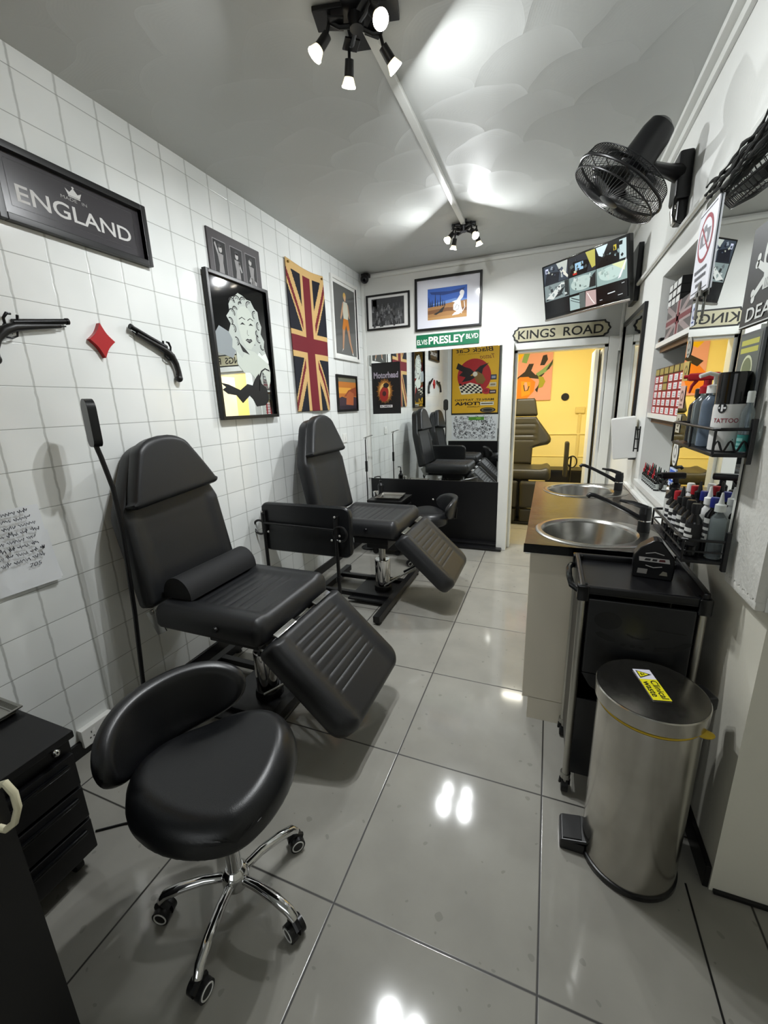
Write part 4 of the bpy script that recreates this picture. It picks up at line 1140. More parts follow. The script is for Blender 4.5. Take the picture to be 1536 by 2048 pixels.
# ================================================================== RIGHT SIDE: WORKTOP, SINKS, CABINETS
WT = .90
def ell_pts(cx, cy, rx, ry, n=48): return [(cx + rx * math.cos(2 * PI * i / n), cy + ry * math.sin(2 * PI * i / n)) for i in range(n)]
SINKS = [(2.105, 2.075), (2.125, 3.06)]
SR = .222
# worktop with two round cut-outs: plate split in strips around the holes
def plate_with_holes(mb, x0, x1, y0, y1, z0, z1, holes, r):
    cuts = [y0]
    hs = sorted(holes, key=lambda h: h[1])
    for a, b in zip(hs, hs[1:]): cuts.append((a[1] + b[1]) / 2)
    cuts.append(y1)
    for k, (cx, cy) in enumerate(hs):
        ya, yb = cuts[k], cuts[k + 1]; n = 64; inner, outer = [], []
        for i in range(n):
            t_ = 2 * PI * i / n; dx, dy = math.cos(t_), math.sin(t_)
            inner.append((cx + r * dx, cy + r * dy))
            s_ = min(((x1 - cx) / dx if dx > 1e-9 else ((x0 - cx) / dx if dx < -1e-9 else 1e9)), ((yb - cy) / dy if dy > 1e-9 else ((ya - cy) / dy if dy < -1e-9 else 1e9)))
            outer.append((cx + dx * s_, cy + dy * s_))
        cor = [(x0, ya), (x1, ya), (x1, yb), (x0, yb)]
        for c in cor:
            j = min(range(n), key=lambda i: (outer[i][0] - c[0]) ** 2 + (outer[i][1] - c[1]) ** 2); outer[j] = c
        for z, fl in ((z1, 0), (z0, 1)):
            I = [mb._v((*p, z)) for p in inner]; O = [mb._v((*p, z)) for p in outer]
            for i in range(n):
                q = [I[i], O[i], O[(i + 1) % n], I[(i + 1) % n]]; mb._f(q if not fl else q[::-1])
        I0 = [mb._v((*p, z0)) for p in inner]; I1 = [mb._v((*p, z1)) for p in inner]
        for i in range(n): mb._f([I0[i], I0[(i + 1) % n], I1[(i + 1) % n], I1[i]])
    for (a, b) in (((x0, y0), (x1, y0)), ((x1, y0), (x1, y1)), ((x1, y1), (x0, y1)), ((x0, y1), (x0, y0))):
        mb._f([mb._v((*a, z0)), mb._v((*b, z0)), mb._v((*b, z1)), mb._v((*a, z1))])
t = thing('worktop', 'dark slate laminate worktop along the right wall carrying two round sinks', 'worktop', (0, 0, 0))
wt = MB(); plate_with_holes(wt, 1.835, 2.43, 1.822, 3.34, WT - .038, WT, SINKS, SR - .012)
wt.build('top', WORKTOP, t)
MB().b2((1.832, 1.818, WT - .040), (2.43, 1.8225, WT + .0005)).build('end_strip', BLACKG, t)
MB().b2((2.424, 1.822, WT), (2.446, 3.34, WT + .022), .003).build('upstand', GLOSSW, t)
# two base units
def base_unit(label, y0, y1, endpanel):
    t = thing('base_cabinet', label, 'cabinet', (1.862, y0, 0), 0, 'beige base cabinets under the worktop')
    L = y1 - y0
    # carcass as panels so the sink bowl hangs in an open box
    c = MB().b2((.02, 0, .12), (.56, .018, WT - .0395)).b2((.02, L - .018, .12), (.56, L, WT - .0395)).b2((.02, 0, .12), (.56, L, .138)).b2((.545, 0, .12), (.56, L, WT - .0395))
    c.build('carcass', BEIGE, t)
    n = 2
    for k in range(n):
        d = MB().b2((-.002, L * k / n + .002, .125), (.018, L * (k + 1) / n - .002, WT - .045), .002).build('door', BEIGE, t)
        yh = L * (k + .5) / n
        h = MB().tube([(-.002, yh - .05, WT - .10), (-.026, yh - .05, WT - .10), (-.028, yh, WT - .10), (-.026, yh + .05, WT - .10), (-.002, yh + .05, WT - .10)], .005, 8)
        h.build('handle', STEEL2, d)
    MB().b2((.045, .0, 0), (.06, L, .12)).build('kickboard', BEIGE, t)
    if endpanel:
        MB().b2((.0, -.02, .115), (.565, -.001, WT - .042), .001).b2((.026, -.02, 0), (.565, -.001, .118)).build('end_panel', BEIGE, t)
base_unit('beige base cabinet under the near sink, its end panel facing the trolley', 1.853, 2.575, True)
base_unit('beige base cabinet under the far sink', 2.578, 3.30, False)
# sinks
def sink(label, cx, cy):
    t = thing('round_sink', label, 'sink', (cx, cy, WT), 0, 'round steel sinks')
    r = SR
    pr = [(r - .022, -.002), (r - .03, -.012), (r - .045, -.09), (r - .075, -.135), (r - .12, -.148), (.04, -.152), (.035, -.156), (0, -.156)]
    MB().lathe(pr, n=48).build('bowl', STEEL2, t)
    # rim grows into a tap ledge on the wall side
    rim = MB(); n = 72; A, B, Cc, Dd = [], [], [], []
    for i in range(n):
        a = 2 * PI * i / n; dx, dy = math.cos(a), math.sin(a)
        k = max(0, dx) ** 3; ro = r + .012 + .062 * k
        A.append(rim._v(((r - .022) * dx, (r - .022) * dy, -.002))); B.append(rim._v(((r - .014) * dx, (r - .014) * dy, .006)))
        Cc.append(rim._v(((ro - .008) * dx, (ro - .008) * dy * (1 - .0 * k), .006))); Dd.append(rim._v((ro * dx, ro * dy, .001)))
    for P, Q in ((A, B), (B, Cc), (Cc, Dd)):
        for i in range(n): rim._f([P[i], P[(i + 1) % n], Q[(i + 1) % n], Q[i]])
    rim.build('rim', CHROME if False else STEEL2, t)
    MB().cyl((0, 0, -.155), (0, 0, -.148), .036, None, 24).build('drain', CHROME, t)
def tap(label, x, y):
    t = thing('mixer_tap', label, 'tap', (x, y, WT + .007), 0, 'black mixer taps')
    b = MB().cyl((0, 0, 0), (0, 0, .085), .026, .025, 24); b.build('body', BLACKP, t)
    MB().cyl((0, 0, .05), (0, 0, .055), .0265, None, 24).build('trim_ring', CHROME, t)
    MB().tube([(-.01, .0, .055), (-.08, .004, .095), (-.16, .008, .135), (-.215, .01, .158), (-.232, .011, .160), (-.242, .0115, .148)], [.013, .011, .010, .010, .011, .011], 12).build('spout', BLACKP, t)
    c = MB().cyl((0, 0, .085), (0, 0, .115), .026, .022, 24)
    c.tube([(.005, 0, .108), (-.05, .012, .128), (-.105, .022, .136)], [.013, .010, .006], 10)
    c.build('lever', BLACKP, t)
for (nm, (cx, cy), (tx, ty)) in (('near', SINKS[0], (2.337, 2.12)), ('far', SINKS[1], (2.362, 3.10))):
    sink('round stainless steel sink, the %s one of the two in the dark worktop' % nm, cx, cy)
    tap('black single lever mixer tap standing behind the %s sink' % nm, tx, ty)

# ---- framed mirror on the right wall by the doorway
RW = R(-90)
t = frame('framed_mirror', 'black framed mirror on the right wall beside the doorway', 'mirror', (XR, 4.19, 1.20), RW, .87, .90, .035, .022, FRAMEB)
MB().b2((.03, -.012, .03), (.84, -.007, .87)).build('mirror_glass', MIRROR, t)
# ---- towel dispenser
t = thing('towel_dispenser', 'white paper towel dispenser on a wall bracket above the far sink', 'dispenser', (2.375, 3.18, 1.245), R(-8))
q = MB(); q.box((0, .0, 0), (.145, .11, .27), Matrix.Rotation(R(-7), 3, 'Y'), .012); q.build('cover', PLASTW, t)
MB().b2((.035, -.04, -.14), (.075, .04, -.125), .003).build('outlet', BLACKP, t)
w = MB()
for z in (-.06, .0, .06): w.tube([(.06, -.09, z), (.085, -.09, z)], .004, 6)
w.tube([(.06, -.09, -.08), (.06, -.09, .08)], .004, 6).tube([(.083, -.09, -.08), (.083, -.09, .08)], .004, 6)
w.build('bracket', BLACKM, t)

# ---- television on its wall arm
tl, tr_, br_, bl_ = [Vector(v) for v in ((1.769, 3.974, 2.5515), (2.323, 3.5, 2.561), (2.3735, 3.5535, 2.1545), (1.819, 4.0285, 2.1445))]
ex = (tr_ - tl).normalized(); ez = (tl - bl_).normalized(); ey = ez.cross(ex).normalized(); ez = ex.cross(ey).normalized()
TW, TH = (tr_ - tl).length, (tl - bl_).length
ctr = (tl + tr_ + br_ + bl_) / 4
Mtv = Matrix((ex, ey, ez)).transposed()
t = thing('television', 'black flat television angled out from the right wall, showing camera views', 'television', ctr, rot=Mtv.to_euler())
MB().b2((-TW / 2, -.0, -TH / 2), (TW / 2, .045, TH / 2), .006).b2((-TW * .3, .04, -TH * .35), (TW * .3, .07, TH * .25), .012).build('casing', BLACKG, t)
MB().b2((-TW / 2, -.003, -TH / 2), (TW / 2, .002, -TH / 2 + .016), .002).build('lower_bezel', STEEL2, t)
def emi(c, s=1.0):
    return mat('screen_' + c.strip('#'), '#050505', .15, emit=c, estr=s)
SWd, SHt = TW - .03, TH - .045
A = Art(SWd, SHt, -.001, .0001)
A.rect(emi('#0b0d10', .8), 0, 0, 1, 1)
g3 = [0, .335, .667, 1]
cells = [('#39424d', '#8ea1a6'), ('#2a2f35', '#92a0a0'), ('#15181a', '#a9c4c4'), ('#7d8b8b', '#b3c3c0'), ('#7f9493', '#a3b8b4'), ('#93aaa6', '#b5cbbf')]
for r_, (z0, z1) in enumerate(((.63, 1), (.30, .63))):
    for c_ in range(3):
        x0, x1 = g3[c_], g3[c_ + 1]; a, b = cells[r_ * 3 + c_]
        A.rect(emi(a), x0 + .004, z0 + .006, x1 - .004, z1 - .006, c_ == 0)
A.k += 1
E_ = lambda c: emi(c)
A.poly(E_('#b9c0ba'), [(.18, .99), (.33, .99), (.30, .70), (.24, .78)]); A.poly(E_('#1a1c24'), [(.01, .64), (.2, .64), (.22, .82), (.05, .88)]); A.rect(E_('#c9cfe6'), .03, .86, .07, .95); A.poly(E_('#d8d8cc'), [(.24, .80), (.32, .66), (.33, .70), (.27, .84)])
A.poly(E_('#101214'), [(.34, .64), (.56, .64), (.60, .85), (.40, .9)]); A.rect(E_('#9cc3dd'), .42, .72, .52, .86); A.poly(E_('#b9b45a'), [(.55, .99), (.66, .99), (.66, .70), (.62, .68)]); A.rect(E_('#b32a22'), .39, .655, .44, .69)
A.poly(E_('#0b0c0d'), [(.68, .64), (.90, .64), (.92, .80), (.84, .9), (.74, .78)]); A.poly(E_('#cfe3ea'), [(.67, .99), (.80, .99), (.74, .80), (.70, .84)]); A.rect(E_('#bcd0d2'), .92, .66, .99, .98); A.rect(E_('#c9b83c'), .86, .84, .89, .93)
A.poly(E_('#24282a'), [(.01, .32), (.22, .36), (.28, .5), (.10, .46)]); A.poly(E_('#cfd4d0'), [(.02, .36), (.12, .32), (.30, .58), (.24, .60)]); A.rect(E_('#2d3132'), .28, .32, .33, .62)
A.ell(E_('#b4c6c0'), .50, .47, .14, .13, 20); A.poly(E_('#272b2b'), [(.58, .34), (.66, .34), (.66, .6), (.60, .52)])
A.ell(E_('#b9d0c9'), .83, .48, .13, .12, 20); A.poly(E_('#d7dfae'), [(.84, .62), (.99, .62), (.97, .46)]); A.poly(E_('#e6e8ee'), [(.93, .36), (.99, .60), (.99, .66), (.90, .34)])
A.rect(E_('#0e1013'), 0, 0, .335, .29); A.rect(E_('#9fb5b3'), .337, 0, .46, .26); A.rect(E_('#5b6462'), .46, 0, .53, .29); A.poly(E_('#b79f9c'), [(.53, .0), (.66, 0), (.66, .27), (.54, .29)]); A.line(E_('#efe6e2'), [(.56, .25), (.60, .12), (.64, .02)], .006); A.rect(E_('#0d0c0e'), .667, 0, 1, .29)
A.line(E_('#dfe3e6'), [(.79, .13), (.87, .14)], .006); A.line(E_('#c9cdd0'), [(.94, .25), (.97, .255)], .004, False); A.line(E_('#c9cdd0'), [(.70, .05), (.73, .05)], .004, False); A.line(E_('#c9cdd0'), [(.90, .06), (.95, .065)], .004, False)
rt = random.Random(21)
for (x0, x1, z0, z1, cs) in ((.01, .33, .65, .98, ('#4a5262', '#20232c', '#8c96a0', '#b7bcb0', '#39404c')), (.345, .66, .65, .98, ('#17191c', '#8fa3ad', '#3b4144', '#b9bfa0', '#55605f')), (.675, .99, .65, .98, ('#0d0e10', '#c3d3d6', '#39403f', '#88a0a2', '#1b1e20')), (.01, .33, .32, .62, ('#b9c2c0', '#33383a', '#8a9796', '#60696a')), (.345, .66, .32, .62, ('#a9bdb8', '#7f918d', '#5a6664', '#c3d0cb')), (.675, .90, .33, .62, ('#a5bab4', '#bfd0c9', '#93a8a2'))):
    A.k += 1
    for q_ in range(13):
        cx, cz = rt.uniform(x0 + .03, x1 - .03), rt.uniform(z0 + .04, z1 - .04); a_ = rt.uniform(0, 3)
        w_, h_ = rt.uniform(.008, .028), rt.uniform(.012, .05)
        A.poly(E_(rt.choice(cs)), [(cx + w_ * math.cos(a_ + 1.57 * m_ + rt.uniform(-.4, .4)), cz + h_ * math.sin(a_ + 1.57 * m_ + rt.uniform(-.4, .4))) for m_ in range(4)], False)
A.line(E_('#24282a'), [(.36, .24), (.46, .16)], .006); A.line(E_('#24282a'), [(.35, .2), (.47, .10)], .004, False)
A.build('screen', t, (-SWd / 2, -.0005, -SHt / 2 + .012))
# arm: built in world space, child of the television
inv = (Matrix.Translation(ctr) @ Mtv.to_4x4()).inverted()
ar = MB()
c0 = ctr + ey * .07
def wpt(v): return inv @ Vector(v)
ar.tube([wpt(c0), wpt((2.30, 3.98, ctr.z)), wpt((XR - .03, 3.86, ctr.z))], .022, 12)
ar.build('wall_arm', BLACKM, t)
wp = MB(); wp.b2((XR - .035, 3.72, 2.18), (XR - .001, 3.95, 2.56), .006)
for v in wp.bm.verts: v.co = inv @ v.co
wp.build('wall_plate', BLACKM, t)

# ---- wall fan
fc_ = Vector((2.13, 2.395, 2.422)); fn = Vector((-.59, .04, -.806)).normalized()
fr_ = fn.to_track_quat('Z', 'Y').to_matrix()
t = thing('wall_fan', 'black wire caged wall fan tilted down on the right wall', 'fan', fc_, rot=fr_.to_euler())
RF = .205
def ring(r, z, n=48): return [(r * math.cos(2 * PI * i / n), r * math.sin(2 * PI * i / n), z) for i in range(n)]
MB().tube(ring(RF, 0), .006, 8, True).build('cage_ring', BLACKM, t)
MB().tube(ring(RF * .97, .042), .0035, 6, True).build('cage_ring', BLACKM, t)
cg = MB()
for k in range(72):
    a = 2 * PI * k / 72; a2 = a + .35
    d = Vector((math.cos(a), math.sin(a), 0)); d2 = Vector((math.cos(a + .12), math.sin(a + .12), 0)); d3 = Vector((math.cos(a2), math.sin(a2), 0))
    cg.tube([d * RF, d * RF * .97 + Vector((0, 0, .042)), d2 * RF * .62 + Vector((0, 0, .062)), d3 * .045 + Vector((0, 0, .066))], .0016, 4)
cg.build('front_grille', WIRE, t)
cg = MB()
for k in range(72):
    a = 2 * PI * k / 72; d = Vector((math.cos(a), math.sin(a), 0)); d3 = Vector((math.cos(a - .2), math.sin(a - .2), 0))
    cg.tube([d * RF, d * RF * .93 + Vector((0, 0, -.05)), d3 * .06 + Vector((0, 0, -.075))], .0016, 4)
for r_, z in ((RF * .6, -.062), (RF * .93, -.05)): cg.tube(ring(r_, z), .002, 6, True)
cg.build('rear_grille', WIRE, t)
MB().lathe([(0, .074), (.03, .073), (.045, .068), (.046, .06), (0, .058)], n=28).build('badge', BLACKP, t)
for k in range(3):
    bl = MB(); a0 = 2 * PI * k / 3
    rows = []
    for j in range(9):
        r_ = .03 + (.165 - .03) * j / 8; row = []
        for i in range(7):
            u = i / 6 - .5; wd = 1.15 - .2 * j / 8
            a = a0 + u * wd + .35 * j / 8
            row.append(bl._v((r_ * math.cos(a), r_ * math.sin(a), .012 + .045 * u)))
        rows.append(row)
    for j in range(8):
        for i in range(6): bl._f([rows[j][i], rows[j][i + 1], rows[j + 1][i + 1], rows[j + 1][i]])
    b_ = bl.build('blade', mat('smoky_plastic', '#2c2d2c', .25, trans=.35), t)
    sdm = b_.modifiers.new('thickness', 'SOLIDIFY'); sdm.thickness = .002
MB().cyl((0, 0, -.05), (0, 0, .045), .03, None, 20).build('hub', BLACKP, t)
MB().lathe([(0, -.255), (.03, -.252), (.055, -.235), (.064, -.20), (.068, -.12), (.066, -.075), (.05, -.066), (0, -.066)], n=28).build('motor_housing', BLACKP, t)
inv = (Matrix.Translation(fc_) @ fr_.to_4x4()).inverted()
am = MB(); wq = lambda v: inv @ Vector(v)
mpt = fc_ - fn * .12
am.tube([wq(mpt), wq((2.26, 2.47, 2.50)), wq((2.34, 2.58, 2.515)), wq((2.43, 2.66, 2.515))], [.022, .022, .028, .045], 12)
am.build('wall_arm', BLACKP, t)
bs = MB(); bs.b2((2.385, 2.60, 2.40), (XR - .001, 2.73, 2.60), .014).b2((2.405, 2.62, 2.31), (XR - .001, 2.71, 2.42), .012)
for v in bs.bm.verts: v.co = inv @ v.co
bs.build('wall_base', BLACKP, t)
ck = MB().tube([wq(v) for v in ((2.40, 2.62, 2.44), (2.385, 2.60, 2.40), (2.385, 2.60, 2.34), (2.40, 2.62, 2.315), (2.432, 2.65, 2.31))], .004, 6)
ck.build('power_cord', BLACKP, t)
cap = MB().lathe([(0, 0), (.03, .0), (.045, .06), (.04, .075), (0, .08)], n=20, c=(0, 0, 0), sx=.6, sy=.8)
for v in cap.bm.verts: v.co = inv @ (v.co + Vector((2.412, 2.668, 2.315)))
cap.build('speed_knob', STEEL2, t)

# ================================================================== TROLLEY AND BIN
t = thing('salon_trolley', 'black plastic salon trolley with aluminium posts in front of the sink cabinet', 'trolley', (2.035, 1.448, 0))
TWd, TDp = .37, .33
tp = MB().b2((.0, .0, .862), (TWd, TDp, .872), .003)
tp.b2((0, 0, .862), (TWd, .018, .892), .006).b2((0, TDp - .018, .862), (TWd, TDp, .895), .006).b2((0, 0, .862), (.018, TDp, .895), .006).b2((TWd - .022, 0, .862), (TWd, TDp, .912), .008)
tp.build('top_tray', BLACKP, t)
for x in (.012, TWd - .012):
    for y in (.012, TDp - .012):
        MB().cyl((x, y, .085), (x, y, .845), .0125, None, 16).build('post', ALU, t)
        MB().b2((x - .019, y - .019, .835), (x + .019, y + .019, .893), .006).build('corner_cap', BLACKG, t)
        MB().cyl((x, y, .074), (x, y, .095), .019, None, 16).cyl((x, y, .045), (x, y, .08), .008, None, 10).build('collar', STEEL2, t)
        c = MB().cyl((x - .012, y + .012, .030), (x + .012, y + .012, .030), .030, None, 20)
        c.tube([(x - .017, y + .012, .030), (x - .017, y + .002, .064), (x + .017, y + .002, .064), (x + .017, y + .012, .030)], .005, 6)
        c.build('castor', RUBBER, t)
# front panel with tool cut-outs: plate plus flat dark shapes painting the shade inside them
fp = MB().b2((.03, -.004, .56), (TWd - .03, .008, .848), .006)
fp.prism([(.03, .56), (TWd - .03, .56), (TWd - .06, .51), (.25, .475), (.12, .475), (.06, .51)], -.004, .008)
fp.build('front_panel', mat('trolley_front_plastic', '#1b1c1e', .28), t)
A = Art(1, 1, -.0043)
sl = mat('slot_shade', '#010101', .6)
A.ell(sl, .095, .775, .042, .032, 24)
A.poly(sl, [(.06, .725), (.075, .732), (.12, .712), (.125, .70), (.10, .70), (.07, .712)]); 
for x in (.148, .176, .204): A.ell(sl, x, .693 - .03 * (x - .148), .008, .005, 12, lift=False)
A.poly(sl, [(.235, .685), (.29, .692), (.335, .722), (.34, .735), (.315, .732), (.29, .71), (.24, .70)], False)
A.line(sl, [(.155, .735), (.175, .725), (.20, .723), (.222, .732)], .005, False); A.line(sl, [(.235, .765), (.32, .762)], .005, False)
A.build('painted_slots', t)
for x in (.012, TWd - .012):
    MB().b2((x - .004, .025, .12), (x + .004, TDp - .025, .845), .002).build('side_panel', BLACKP, t)
MB().b2((.025, TDp - .02, .12), (TWd - .025, TDp - .012, .845), .002).build('back_panel', BLACKP, t)
lb = MB().b2((.024, .014, .10), (TWd - .024, TDp - .014, .112), .002).b2((.024, .010, .10), (TWd - .024, .016, .44), .003)
lb.build('lower_bin', mat('trolley_front_plastic', '#1b1c1e', .28), t)
MB().tube([(.0, .03, .86), (-.022, .05, .868), (-.028, .12, .872), (-.026, .2, .872), (-.016, .25, .868), (.0, .27, .862)], .011, 10).build('handle', BLACKG, t)

def jug(label, loc):
    t = thing('black_jug', label, 'bottle', loc, R(-8))
    prof = [(-.062, 0), (.062, 0), (.064, .05), (.060, .082), (.02, .136), (.004, .143), (-.008, .141), (-.045, .112), (-.062, .082), (-.064, .05)]
    m = MB(); m.prism(prof, -.03, .03)
    o = m.build('body', BLACKP, t, 25)
    bv = o.modifiers.new('round', 'BEVEL'); bv.width = .008; bv.segments = 3; bv.limit_method = 'ANGLE'
    A = Art(1, 1, -.0304, .0003)
    A.poly('#c9c7c4', [(-.045, .062), (.048, .062), (.044, .078), (-.047, .078)]); A.poly('#30302f', [(-.03, .066), (-.012, .066), (-.010, .074), (-.026, .074)]); A.poly('#30302f', [(-.006, .066), (.008, .066), (.010, .074), (-.004, .074)], False); A.poly('#5a1d1d', [(.014, .066), (.034, .067), (.032, .075), (.016, .074)], False)
    A.line('#c9c7c4', [(-.028, .092), (0, .099), (.028, .092)], .003); A.line('#c9c7c4', [(-.024, .048), (0, .042), (.026, .048)], .003, False)
    A.poly('#9a9894', [(-.048, .015), (-.018, .015), (-.016, .034), (-.046, .034)], False); A.poly('#8f8b7c', [(.02, .016), (.045, .016), (.042, .03), (.03, .032)], False)
    A.build('label', t)
jug('black angular cleaner jug with a white label standing on the trolley tray', (2.285, 1.655, .8735))

BX, BY = 2.236, 1.272
t = thing('pedal_bin', 'tall brushed steel pedal bin with a yellow clinical waste sticker on its lid', 'bin', (BX, BY, 0))
MB().lathe([(.134, .022), (.138, .024), (.138, .60), (.134, .602)], n=64).build('body', STEEL, t)
MB().lathe([(0, 0), (.139, 0), (.143, .006), (.143, .022), (.136, .026), (0, .026)], n=64).build('base_ring', BLACKP, t)
MB().lathe([(.132, .600), (.1385, .602), (.1385, .607), (.132, .609)], n=64).build('liner_edge', mat('yellow_liner', '#c9a92a', .5), t)
ld = MB().lathe([(.140, .615), (.1465, .616), (.1475, .658), (.145, .6615), (.141, .6605), (.08, .6635), (0, .665)], n=64).build('lid', STEEL, t)
pd = MB().box((-.165, .0, .045), (.085, .10, .014), Matrix.Rotation(R(-12), 3, 'Y'), .005)
pd.b2((-.21, -.05, .0), (-.13, .05, .04), .006); pd.build('pedal', BLACKP, t)
MB().box((-.172, .0, .053), (.06, .09, .004), Matrix.Rotation(R(-12), 3, 'Y'), .001).build('pedal_tread', RUBBER, t)
hg = MB().box((.146, .055, .625), (.05, .07, .045), Matrix.Rotation(R(22), 3, 'Z'), .008).box((.142, .05, .30), (.02, .045, .58), Matrix.Rotation(R(22), 3, 'Z'), .005)
hg.build('hinge', BLACKP, t)
MB().sphere((.118, -.085, .606), .018, 1.3, .8, .6, 14, 8).build('bag_knot', mat('yellow_liner', '#c9a92a', .5), t)
# sticker lying on the lid: local x runs towards the camera, letters point to +x of the room
A = Art(.145, .05, 0.0, .0002)
A.rect('#e4e2ee', 0, 0, 1, 1); A.rect('#ece21a', .34, .0, 1, 1)
A.poly('#1a1a10', [(.04, .12), (.31, .12), (.175, .90)]); A.poly('#ece21a', [(.075, .18), (.275, .18), (.175, .74)])
for a in (90, 210, 330):
    c, s_ = math.cos(R(a)), math.sin(R(a)); A.ell('#1a1a10', .175 + .028 * c, .37 + .09 * s_, .020, .062, 12, lift=False)
A.text('#23230f', 'Clinical', .385, .53, .955, .92, .012); A.text('#23230f', 'waste', .42, .10, .90, .42, .012)
o = A.build('sticker', t)
Mst = Matrix.Rotation(R(-78), 4, 'Z') @ Matrix.Rotation(R(-90), 4, 'X')
o.matrix_basis = Matrix.Translation((-.037, .079, .6662)) @ Mst @ Matrix.Translation((0, 0, 0))

# ================================================================== RIGHT MIRROR, RACKS, BOTTLES, SHELVES
MX = 2.415
t = thing('tall_mirror', 'tall frameless mirror on the right wall behind the bottle racks', 'mirror', (MX, 2.165, 1.07), RW)
MB().b2((0, 0, 0), (.715, .006, 1.147)).build('mirror_glass', MIRROR, t)
MB().b2((.02, .0065, .02), (.695, .033, 1.127)).build('backing', flat('#3a3a3a'), t)
t = thing('fabric_garland', 'dark ragged fabric garland along the top edge of the tall mirror', 'garland', (MX - .012, 1.30, 2.21))
g = MB(); rnd = random.Random(9)
for k in range(6):
    o1, o2 = rnd.uniform(0, 6), rnd.uniform(0, 6)
    pts = [(-.006 - .006 * (k % 3) + .003 * math.sin(i * .5 + o1), .76 * i / 60, .007 * k - .012 + .006 * math.sin(i * .32 + o2) - .02 * math.sin(PI * i / 60)) for i in range(61)]
    g.tube(pts, [.0045 + .002 * math.sin(i * .9 + o2) for i in range(61)], 7)
g.build('fabric', mat('dark_frayed_cloth', '#1d1e1c', .9), t, 20)
def wall_card(name, label, cat, y0, y1, z0, z1, th=.003, x=MX - .0015, group=None):
    """thin card on the mirror; local x runs to the viewer's right"""
    t = thing(name, label, cat, (x, y1, z0), RW, group)
    return t, y1 - y0, z1 - z0
t, w, h = wall_card('notice_sign', 'white notice with a red ring on the far top corner of the tall mirror', 'sign', 1.985, 2.19, 1.885, 2.185)
MB().b2((0, -.006, 0), (w, 0, h), .002).build('board', mat('notice_white', '#d5d6dc', .4), t)
A = Art(w, h, -.0064)
A.rect('#3c3d40', .03, .955, .93, .968); A.rect('#3c3d40', .05, .035, .96, .048, False)
A.ell('#8f2a36', .5, .64, .40, .27, 32); A.ell('#d5d6dc', .5, .64, .335, .225, 32)
A.poly('#77767c', [(.24, .56), (.72, .56), (.78, .72), (.56, .74), (.50, .80), (.38, .79), (.34, .73), (.22, .70)]); A.ell('#c9c9cf', .5, .645, .11, .07, 18)
A.line('#8f2a36', [(.26, .80), (.74, .48)], .009)
for k, (a, b) in enumerate(((.14, .86), (.2, .8), (.3, .66))):
    z = .285 - k * .085; x = a
    while x < b - .04:
        A.rect('#4b4c52', x, z - .018, x + .045, z + .022, False); x += .062
A.build('print', t)
t, w, h = wall_card('skull_sign', 'black sign with a white skull and crossbones and the letters DEA at the right edge', 'sign', 1.30, 1.615, 1.69, 1.95)
MB().b2((0, -.005, 0), (w, 0, h), .001).build('board', mat('sign_charcoal', '#1c1d1e', .45), t)
A = Art(w, h, -.0054)
c = '#c9ccc8'
for p in ([(.2, .30), (.72, .66)], [(.2, .62), (.72, .30)]): A.line(c, p, .018)
for x, z in ((.19, .33), (.21, .27), (.19, .61), (.21, .67)): A.ell(c, x, z, .035, .04, 14, lift=False)
A.ell(c, .46, .66, .15, .24, 28); A.poly(c, [(.36, .5), (.56, .5), (.54, .32), (.38, .32)]); A.ell('#1c1d1e', .40, .62, .045, .06, 16); A.ell('#1c1d1e', .53, .62, .045, .06, 16, lift=False); A.poly('#1c1d1e', [(.45, .53), (.48, .53), (.465, .57)], False)
for x in (.41, .44, .47, .50): A.rect('#1c1d1e', x, .33, x + .008, .42, False)
A.text(c, 'DEA', .14, .05, .62, .19, .012)
A.line(c, [(.02, .01), (.98, .01)], .003)
A.build('print', t)
t, w, h = wall_card('small_poster', 'dark framed card with olive yellow lines under the skull sign', 'poster', 1.425, 1.575, 1.50, 1.672)
MB().b2((0, -.008, 0), (w, 0, h), .002).build('frame', mat('grey_card_frame', '#4b5052', .35), t)
A = Art(w, h, -.0084)
A.rect('#5a5f58', .06, .05, .94, .95); A.rect('#b3b04e', .12, .80, .86, .88); A.rect('#b3b04e', .12, .68, .86, .76, False)
A.ell('#c7cba8', .5, .42, .24, .22, 22); A.ell('#6d7452', .5, .42, .20, .18, 22); A.poly('#b3b04e', [(.28, .36), (.74, .38), (.70, .24), (.3, .2)]); A.line('#c7cba8', [(.3, .16), (.5, .2), (.72, .14)], .004)
A.build('print', t)
# stickers along the far edge
STK = [(2.095, 2.150, 1.775, 1.860, '#bfc3cf', '#3d4a7a', 'pale blue sticker with dark lettering marks high on the far edge of the tall mirror'),
       (2.085, 2.150, 1.655, 1.735, '#9b9a90', '#5b5a52', 'greyish round sticker below the pale blue one on the far edge of the tall mirror'),
       (2.080, 2.150, 1.565, 1.640, '#b19c55', '#6c5a2a', 'mustard coloured sticker half way up the far edge of the tall mirror'),
       (2.085, 2.155, 1.455, 1.545, '#c8a69a', '#6a4a44', 'pinkish patterned sticker just below mid height on the far edge of the tall mirror'),
       (2.090, 2.150, 1.355, 1.430, '#b9b3a0', '#5a5340', 'small beige sticker above the white oval one on the mirror edge'),
       (2.060, 2.140, 1.215, 1.325, '#d4d3cc', '#8f8e86', 'white oval sticker low on the far edge of the tall mirror'),
       (2.045, 2.145, 1.125, 1.205, '#c6d1e6', '#2a5bc0', 'blue and white square sticker at the bottom of the far mirror edge')]
